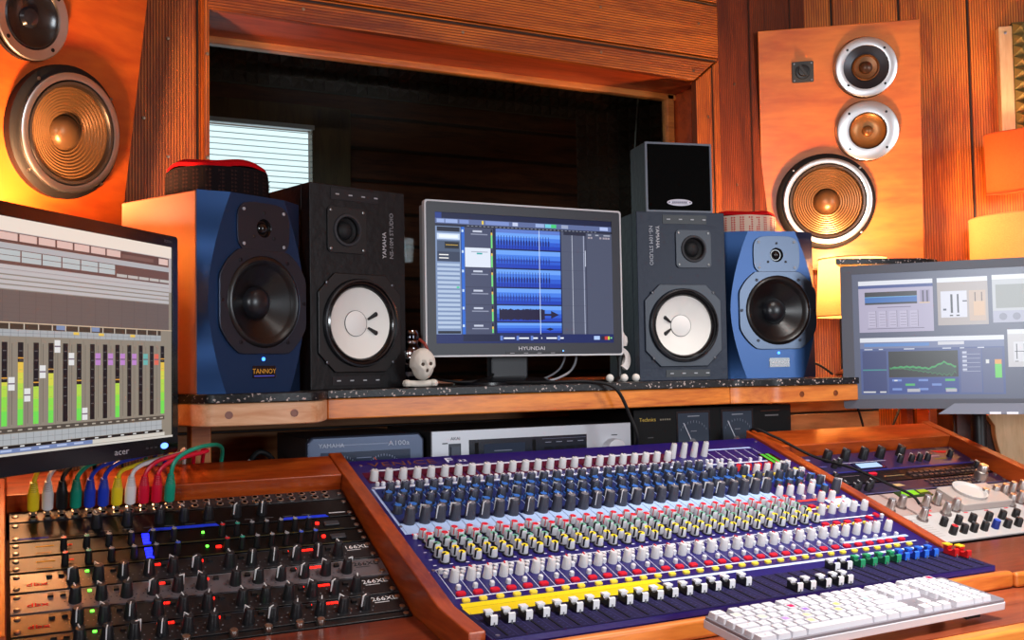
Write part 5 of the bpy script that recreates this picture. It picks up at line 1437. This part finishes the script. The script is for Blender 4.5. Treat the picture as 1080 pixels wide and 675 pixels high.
lamp('table_lamp', 'small lamp glowing behind the left monitor below the tilted wall speaker', 'lamp', T(.050, 1.87, ZS+.165), .085, .07, .13, (.85, .42, .12, 1), .5, 30, .105, stem=.165)
lamp('table_lamp', 'lamp with glowing yellow shade between the right blue speaker and right monitor', 'lamp', T(2.00, 1.99, ZS+.155), .095, .085, .15, (.85, .52, .20, 1), .22, 20, .14, stem=.155)
# two lamps at the far right, in front of the right wall
lamp('table_lamp', 'lamp with wide cream glowing drum shade, lower of the two at far right', 'lamp', T(2.45, 1.80, 1.31), .150, .150, .215, (.85, .46, .18, 1), .2, 9, .12, stem=.2595)
lamp('hanging_lamp', 'tilted orange red drum lamp shade, upper of the two at far right', 'lamp', T(2.475, 1.80, 1.60) @ R(-.10, 'Y') @ R(.06, 'X'), .118, .118, .158, (.62, .11, .03, 1), .11, 15, .045, warm=(1, .70, .42), base=False, stem=-.30)

# ================================================================== ORNAMENTS ON THE SHELF
def ornaments():
    b = thing('skull_ornament', 'small white skull ornament with dark eye holes resting on a bone on the shelf', 'ornament', T(.722, 1.838, ZS))
    bone = H(226, 218, 206)
    m = MB(); bm = m.bm
    r = bmesh.ops.create_icosphere(bm, subdivisions=4, radius=1)
    for v in r['verts']:
        p = v.co.copy(); x, y, z = p
        k = 1+.05*noise.noise(p*3)
        if y < 0:
            for ex, ez in ((-.30, .02), (.34, .06)):
                dd = ((x-ex)**2+(z-ez)**2)**.5
                if dd < .26: k -= .30*(1-dd/.26)
            dd = ((x-.02)**2+(z+.38)**2)**.5
            if dd < .16: k -= .25*(1-dd/.16)
        v.co = Vector((x*.0245*k*(1 if z > -.2 else .86), y*.027*k, z*.030*k+.002*max(0, z)))+Vector((.006, 0, .044))
    for f in bm.faces:
        for l in f.loops: l[m.cl] = bone
    part('skull', m, MA, b)
    m = MB(); 
    for ex, ez in ((-.30, .02), (.34, .06), (.02, -.38)):
        m.lathe([(0, 0), (.0035, .001), (.003, .002), (0, .003)], T(.006+ex*.0245, -.0205, .044+ez*.030) @ FACE, 12, H(70, 58, 50))
    part('eye_hole', m, MA, b)
    m = MB(); m.tube([(-.024, 0, .0085), (0, 0, .0075), (.024, 0, .0085)], .0062, bone, 12, 4)
    for x in (-.026, .028):
        for y in (-.004, .004): m.lathe([(0, -.0075), (.006, -.005), (.0078, 0), (.006, .005), (0, .0075)], T(x, y, .0085), 12, bone)
    part('bone', m, MA, b)
    b = thing('chrome_bottle', 'ribbed chrome and black bottle beside the left white cone speaker', 'bottle', T(.728, 1.90, ZS))
    m = MB(); pr = [(0, 0), (.018, 0), (.020, .01), (.019, .022), (.022, .030), (.022, .045), (.017, .050), (.021, .056), (.022, .072), (.019, .078), (.014, .086), (.016, .092), (.016, .106), (.013, .112), (0, .113)]
    m.lathe(pr, None, 28, [H(60, 60, 66), H(60, 60, 66), H(50, 50, 56), H(190, 190, 200), H(40, 40, 46), H(200, 200, 205), H(60, 60, 70), H(230, 230, 235), H(90, 90, 100), H(40, 40, 44), H(200, 200, 205), H(60, 60, 66), H(150, 150, 155), H(150, 150, 155)]); part('bottle_body', m, CH, b)
    m = MB(); m.tube([(.016, -.004, .095), (.026, -.010, .085), (.032, -.010, .072)], .003, H(150, 50, 30), 8, 4); part('tassel', m, PL, b)
    # three white balls
    for x, y, lab in ((1.205, 1.925, 'white ball on the granite, leftmost of three by the speaker'), (1.236, 1.915, 'white ball on the granite, middle of three by the speaker'), (1.2635, 1.910, 'white ball on the granite, rightmost of three by the speaker')):
        m = MB(); r = bmesh.ops.create_icosphere(m.bm, subdivisions=3, radius=.0088)
        for v in m.bm.verts: v.co *= 1+.03*noise.noise(v.co*200)
        for f in m.bm.faces:
            for l in f.loops: l[m.cl] = H(236, 230, 222)
        o = part('white_ball', m, MA, None, T(x, y, ZS+.0088)); tag(o, lab, 'ball', 'white balls beside the right white cone speaker')
    # white figurine half hidden by the monitor
    b = thing('figurine', 'small white figurine half hidden behind the right edge of centre monitor', 'ornament', T(1.262, 1.96, ZS))
    wf = H(238, 226, 222)
    m = MB(); m.lathe([(0, .078), (.010, .080), (.0125, .090), (.011, .100), (.006, .106), (.003, .112), (.0015, .120), (0, .121)], None, 20, wf); part('head', m, MA, b)
    m = MB(); P = []
    n = 14
    for k in range(n+1):
        t = radians(100-150*k/n); P.append((-.012+.030*cos(t), .048+.030*sin(t)))
    for k in range(n+1):
        t = radians(-50+150*k/n); P.append((-.026+.030*cos(t)*.98, .052+.022*sin(t)))
    m.prism(P, -.006, .006, wf, M=FACE); part('wing', m, MA, b, bevel=.003)
    m = MB(); m.lathe([(.016, 0), (.016, .004), (.006, .012), (.005, .04), (.009, .06), (.006, .079), (0, .079)], T(-.006, .004, 0), 18, H(30, 28, 30)); part('stand', m, PL, b)
ornaments()

# ================================================================== CABLES
def cord(name, label, pts, r, col, cat='cable', seg=8, mat=None):
    m = MB(); P0 = Vector(pts[0]); m.tube([Vector(p)-P0 for p in pts], r, col, seg, 10)
    o = part(name, m, mat or RB, None, T(*P0)); tag(o, label, cat); return o
cord('black_cable', 'black cable looping from behind centre monitor over the shelf edge to the console',
     [(.90, 2.02, ZS+.003), (.93, 1.90, ZS+.004), (1.00, 1.83, ZS+.004), (1.075, 1.795, ZS+.004), (1.12, 1.770, ZS-.010), (1.15, 1.765, 1.05), (1.165, 1.76, 1.0), (1.17, 1.80, .965), (1.18, 1.84, .93)], .0035, BLK)
cord('black_cable', 'thin black cable crossing the red rail onto the right rack',
     [(1.52, 1.86, .94), (1.475, 1.78, 1.005), (1.50, 1.73, .990), (1.54, 1.66, .952), (1.575, 1.58, .930), (1.60, 1.52, .905), (1.615, 1.47, .885), (1.62, 1.455, .868)], .0028, BLK)
cord('grey_cable', 'grey cable curving up behind the stand of the centre monitor',
     [(1.03, 1.93, ZS+.004), (1.07, 1.925, ZS+.010), (1.11, 1.93, ZS+.028), (1.135, 1.95, ZS+.060), (1.14, 1.98, ZS+.10)], .0025, H(150, 150, 155))
cord('grey_cable', 'second grey cable curving beside the first, nearer the shelf',
     [(1.02, 1.945, ZS+.004), (1.06, 1.945, ZS+.014), (1.095, 1.95, ZS+.034), (1.12, 1.97, ZS+.070), (1.125, 2.0, ZS+.10)], .0022, H(130, 130, 136))
cord('black_cable', 'black cable drooping behind the skull ornament towards the monitor stand',
     [(.76, 2.02, ZS+.05), (.79, 1.98, ZS+.022), (.83, 1.95, ZS+.010), (.88, 1.94, ZS+.008), (.93, 1.95, ZS+.02), (.95, 1.99, ZS+.06)], .003, BLK)
cord('black_cable', 'black cable hanging beside the right blue speaker above the shelf end',
     [(1.83, 2.10, ZS+.06), (1.86, 2.05, ZS+.045), (1.90, 2.02, ZS+.03), (1.93, 2.0, ZS+.004)], .003, BLK)
cord('black_cable', 'black cable hanging down behind the foot of the right monitor',
     [(2.02, 2.02, 1.06), (2.03, 2.0, .98), (2.02, 1.98, .90), (2.02, 1.98, .79)], .003, BLK)
cord('black_cable', 'short black cable draped under the right monitor near the wall',
     [(2.12, 1.96, 1.07), (2.11, 1.95, 1.03), (2.08, 1.94, .995), (2.05, 1.93, .96)], .003, BLK)
cord('black_cable', 'bundle of black leads in the dark space left of the grey amplifier',
     [(.42, 1.95, .915), (.41, 1.93, .96), (.43, 1.92, 1.0), (.46, 1.93, .985), (.47, 1.95, .94), (.45, 1.99, .92)], .005, BLK)
cord('hanging_wire', 'pale wire pair hanging inside the booth behind the glass',
     [(2.02, 3.0, 2.1), (2.0, 3.0, 1.9), (1.99, 3.0, 1.7), (1.97, 3.0, 1.4)], .003, H(120, 115, 110))

def connectors():
    b = thing('plug_adapter', 'black jack adapter lying in the gap left of the grey amplifier', 'plug', T(.41, 1.90, .9128))
    m = MB(); m.lathe([(.012, 0), (.014, .02), (.011, .045), (.006, .06), (0, .06)], None, 16, BLK); m.lathe([(.004, .06), (.004, .075), (0, .078)], None, 10, H(190, 190, 190)); part('plug_body', m, GL, b)
connectors()

# ================================================================== KEYBOARD, MOUSE, BRACKET
def keyboard():
    a = .031; W, D = .466, .113; tilt = .12
    x0, y0, z0 = .834, 1.116, .8165
    M = T(x0, y0, z0) @ R(a, 'Z') @ R(tilt, 'X')        # origin back left; -y to the front
    b = thing('computer_keyboard', 'white computer keyboard with colour marked keys on the desk before the console', 'keyboard', M)
    m = MB(); m.prism(rrect(0, W, -D, 0, .006, 4), -.014, -.003, H(205, 205, 212)); part('base_plate', m, GL, b, bevel=.001)
    m = MB(); m.prism(rrect(.0012, W-.0012, -D+.0012, -.0012, .006, 4), -.0032, .0010, H(122, 118, 126)); part('key_tray', m, PL, b, bevel=.0008)
    u = .0190; kw = .0174
    rows = []; y = -.004
    def key(x, yb, w, d, c): return (x, yb, w, d, c)
    K = []
    kd = D-.008; rp = kd/6
    wt = H(206, 205, 212)
    marks = {}
    # main block of six rows
    def row(r_, widths, x=.005, gaps=()):
        for i, w_ in enumerate(widths):
            if w_ > 0: K.append([x, -.004-rp*(r_+1)+.0012, w_*u-.0016, rp-.0016, r_, i])
            x += abs(w_)*u
    row(0, [1.2, -.45, 1.03, 1.03, 1.03, 1.03, -.3, 1.03, 1.03, 1.03, 1.03, -.3, 1.03, 1.03, 1.03, 1.03, -.45, 1, 1, 1, -.45, 1, 1, 1, 1])
    row(1, [1]*13+[2]+[-.45, 1, 1, 1, -.45, 1, 1, 1, 1])
    row(2, [1.5]+[1]*12+[1.5]+[-.45, 1, 1, 1, -.45, 1, 1, 1, 1])
    row(3, [1.75]+[1]*11+[2.25]+[-3.9, 1, 1, 1, 1])
    row(4, [2.25]+[1]*10+[2.75]+[-1.45, 1, -1.45, 1, 1, 1, 1])
    row(5, [1.5, 1.25, 1.4, 6.2, 1.4, 1.25, 2.0]+[-.45, 1, 1, 1, -.45, 2, 1, 1])
    col = {(1, 6): H(190, 20, 90), (2, 6): H(150, 120, 190), (2, 9): H(250, 205, 120), (3, 3): H(170, 140, 200), (3, 8): H(245, 215, 130), (3, 5): H(250, 200, 160), (1, 11): H(180, 205, 195), (2, 12): H(160, 195, 185), (5, 3): H(200, 220, 214),
           (4, 4): H(250, 200, 150), (2, 2): H(220, 225, 190), (1, 1): H(225, 226, 195), (3, 10): H(226, 200, 190), (0, 24): H(200, 20, 80), (1, 9): H(250, 240, 190)}
    groups = {}
    spots = []
    meshes = {}
    W_ = b.matrix_basis
    pos = []
    for x, y, w, d, r_, i in K:
        key_ = (round(w, 4), round(d, 4), col.get((r_, i)))
        if key_ not in meshes:
            q = MB(); c = col.get((r_, i), wt)
            B = rrect(-w/2, w/2, -d/2, d/2, .0012, 2); Tt = rrect(-w/2+.0013, w/2-.0013, -d/2+.001, d/2-.0016, .0014, 2)
            lo = [q.v((p[0], p[1], 0)) for p in B]; hi = [q.v((p[0], p[1], .0072)) for p in Tt]
            q.f(hi, wt); n = len(lo)
            for k in range(n): q.f([lo[k], lo[(k+1) % n], hi[(k+1) % n], hi[k]], wt)
            if (r_, i) in col: q.rect(-w*.28, w*.28, -d*.28, d*.28, .00735, c)
            else: q.rect(-w*.06 if w < .02 else -.0012, .0012, -.0015, .0015, .0073, H(170, 170, 178))
            me = q.mesh('key', fix=False); me.materials.append(MA); meshes[key_] = me
        pos.append((me_key := key_, T(x+w/2, y+d/2, .0008)))
    pos.sort(key=lambda p: ((W_ @ p[1]).translation-Vector((0, 0, ZC))).length)
    bm = bmesh.new()
    for k, (mk, mat) in enumerate(pos):
        if k < 100: link(bpy.data.objects.new('key', meshes[mk]), b, mat)
        else:
            t = meshes[mk].copy(); t.transform(mat); bm.from_mesh(t); bpy.data.meshes.remove(t)
    me = bpy.data.meshes.new('key_rest'); bm.to_mesh(me); bm.free(); me.materials.append(MA)
    o = link(bpy.data.objects.new('key', me), b); o['kind'] = 'stuff'
    # feet, black so the gap under the keyboard is painted as shadow
    m = MB(); 
    for x in (.03, W-.05): m.box(x, x+.02, -.03, -.015, -.034, -.013, BLK)
    m.box(.03, .06, -D+.020, -D+.030, -.0275, -.013, BLK); m.box(W-.06, W-.03, -D+.020, -D+.030, -.0275, -.013, BLK)
    part('foot', m, PL, b)
keyboard()

def mouse():
    b = thing('computer_mouse', 'brown sided computer mouse with pale top at right edge of the desk', 'mouse', T(1.494, 1.086, .7758) @ R(-.5, 'Z'))
    def shell(name, z0, z1, sc, col, mat):
        m = MB(); seg = 36; rings = []
        for k in range(8):
            t = (PI/2)*k/7; rr_ = cos(t) if name == 'top_shell' else 1-.12*abs(k/7-.45)
            z = z0+(z1-z0)*(sin(t) if name == 'top_shell' else k/7)
            rings.append([m.v((.030*sc*max(rr_, .02)*cos(2*PI*j/seg), .056*sc*max(rr_, .02)*sin(2*PI*j/seg), z)) for j in range(seg)])
        for i in range(7):
            for j in range(seg): m.f([rings[i][j], rings[i][(j+1) % seg], rings[i+1][(j+1) % seg], rings[i+1][j]], col)
        m.f(rings[0][::-1], col); m.f(rings[-1], col)
        part(name, m, mat, b)
    shell('body', .001, .018, 1., H(110, 62, 36), GL); shell('top_shell', .0178, .033, .93, H(196, 196, 206), GL)
    m = MB(); m.lathe([(0, -.003), (.005, -.003), (.005, .003), (0, .003)], T(0, .028, .031) @ R(PI/2, 'Y'), 14, H(90, 90, 96)); part('scroll_wheel', m, PL, b)
mouse()

def bracket():
    M = T(2.20, 1.775, .7758) @ R(-.66, 'Z')
    b = thing('wooden_bracket', 'pale curved pine bracket standing behind the right rack', 'bracket', T(-.02, -.02, 0) @ M)
    m = MB(FACE)
    P = [(.0, .30), (.11, .30), (.11, .0), (.055, .0), (.058, .06)]
    for k in range(9):
        t = k/8; P.append((.062-.034*sin(t*PI/2)*1.0, .08+.13*t))
    P += [(.012, .235), (.0, .26)]
    m.prism(P, -.04, .0, WHT); part('bracket_body', m, W_pine, b, bevel=.003)
    m = MB(FACE); screws(m, [(.066, .10), (.075, .25)], z=.0, r=.004, col=H(40, 30, 24)); part('screw', m, MT, b)
    # timber post under the right end
    b = thing('timber_post', 'red stained post between the shelf end and the pale bracket', 'post', T(2.115, 1.86, .7758))
    m = MB(); m.box(0, .03, 0, .04, 0, .33, WHT); m.box(-.015, .045, -.012, .052, .30, .335, WHT); part('post_body', m, W_railY, b, bevel=.003)
    # plank seen through the gap
    o = part('timber_plank', MB().box(1.765, 2.11, 2.02, 2.045, .97, 1.06, WHT), W_back, None, bevel=.002); tag(o, 'horizontal timber plank behind the right rack under the shelf level', 'plank')
    # the little granite ledge on the right wall
    b = thing('corner_shelf', 'small black granite corner shelf just above the right monitor', 'shelf', T(1.80, 1.80, 1.375))
    m = MB(); m.prism([(.0, .045), (.20, -.035), (.27, -.02), (.27, .05), (.06, .095)], .010, .024, BLK); part('granite_slab', m, GRAN, b, bevel=.001)
    m = MB(); m.box(.205, .225, .03, .05, 1.50-1.375-.0+.0-.125-.6, .0098, WHT); part('support_post', m, W_railY, b)
bracket()

def shadow_gap_cabinet():
    M = T(2.135, 2.31, 0) @ R(atan2(1.448-2.31, 3.25-2.135), 'Z') @ T(.325, -.335, 0)
    b = thing('shadow_gap_cabinet', 'dark cabinet added to stand for shadow below the two lamp shades behind the pine bracket', 'cabinet', M)
    dw = wood('shadow_dark_wood', (.06, .012, .006, 1), (.025, .005, .003, 1), 'X', 1.2, .45, .1)  # cabinet added for the shadowed gap; its dark colour paints that shadow
    m = MB(); m.box(0, .62, .004, .31, .05, 1.03, WHT); part('shadow_gap_carcass', m, dw, b)
    m = MB(); m.box(-.008, .628, -.008, .314, 1.0302, 1.0498, WHT); part('shadow_gap_top', m, dw, b, bevel=.003)
    for x in (.003, .313):
        m = MB(); m.box(x, x+.304, -.014, .0035, .06, 1.02, WHT); d = part('shadow_gap_door', m, dw, b, bevel=.003)
        m = MB(); m.lathe([(.006, 0), (.005, .010), (.010, .018), (0, .024)], T((.285 if x < .1 else .335), -.014, .6) @ FACE, 16, H(120, 100, 70)); part('knob', m, MT, d)
    m = MB(); m.box(.02, .60, .02, .30, 0, .0498, WHT); part('shadow_gap_plinth', m, dw, b)
shadow_gap_cabinet()

# ================================================================== LIGHT
def area(name, loc, rot, sx, sy, e, col):
    l = bpy.data.lights.new(name, 'AREA'); l.shape = 'RECTANGLE'; l.size = sx; l.size_y = sy; l.energy = e; l.color = col
    o = bpy.data.objects.new(name, l); COL.objects.link(o); o.location = loc; o.rotation_euler = rot; return o
# daylight through the rear window (faces +Y) and through the far-left window (faces +X)
area('rear_window_daylight', (2.275, -2.36, 1.6), (-PI/2+.22, 0, PI), 1.05, 1.1, 58, (.84, .92, 1))
l = area('left_window_daylight', (-1.48, -1.74, 1.60), (0, -PI/2, .70), .50, .45, 17, (.90, .95, 1)); l.data.spread = radians(90)
# added fill light above the console, no lamp hangs there
l = area('ceiling_lamp_light', (1.35, .55, 2.70), (.25, 0, 0), .45, .45, 13, (1, .97, .93)); l.data.spread = radians(70)

w = bpy.data.worlds.new('daylight'); bpy.context.scene.world = w; w.use_nodes = True
bg = w.node_tree.nodes['Background']; bg.inputs[0].default_value = (.80, .93, 1, 1); bg.inputs[1].default_value = 1.3

# ================================================================== CAMERA
f_, yaw, pitch, roll = 1079.04, .465, .0464, -.0167
cam = bpy.data.cameras.new('camera'); co = bpy.data.objects.new('camera', cam); COL.objects.link(co)
cam.sensor_fit = 'HORIZONTAL'; cam.sensor_width = 36; cam.lens = 36*f_/1080; cam.clip_start = .02; cam.clip_end = 60
fw = Vector((sin(yaw)*cos(pitch), cos(yaw)*cos(pitch), sin(pitch))); rt = Vector((cos(yaw), -sin(yaw), 0)); up = rt.cross(fw)
c, s = cos(roll), sin(roll)
r2 = c*rt+s*up; u2 = -s*rt+c*up
Mx = Matrix((r2, u2, -fw)).transposed().to_4x4(); Mx.translation = Vector((0, 0, ZC)); co.matrix_world = Mx
sc = bpy.context.scene; sc.camera = co
sc.view_settings.view_transform = 'Standard'; sc.view_settings.look = 'None'; sc.view_settings.gamma = 1; sc.view_settings.use_curve_mapping = False
sc.view_settings.exposure = 0
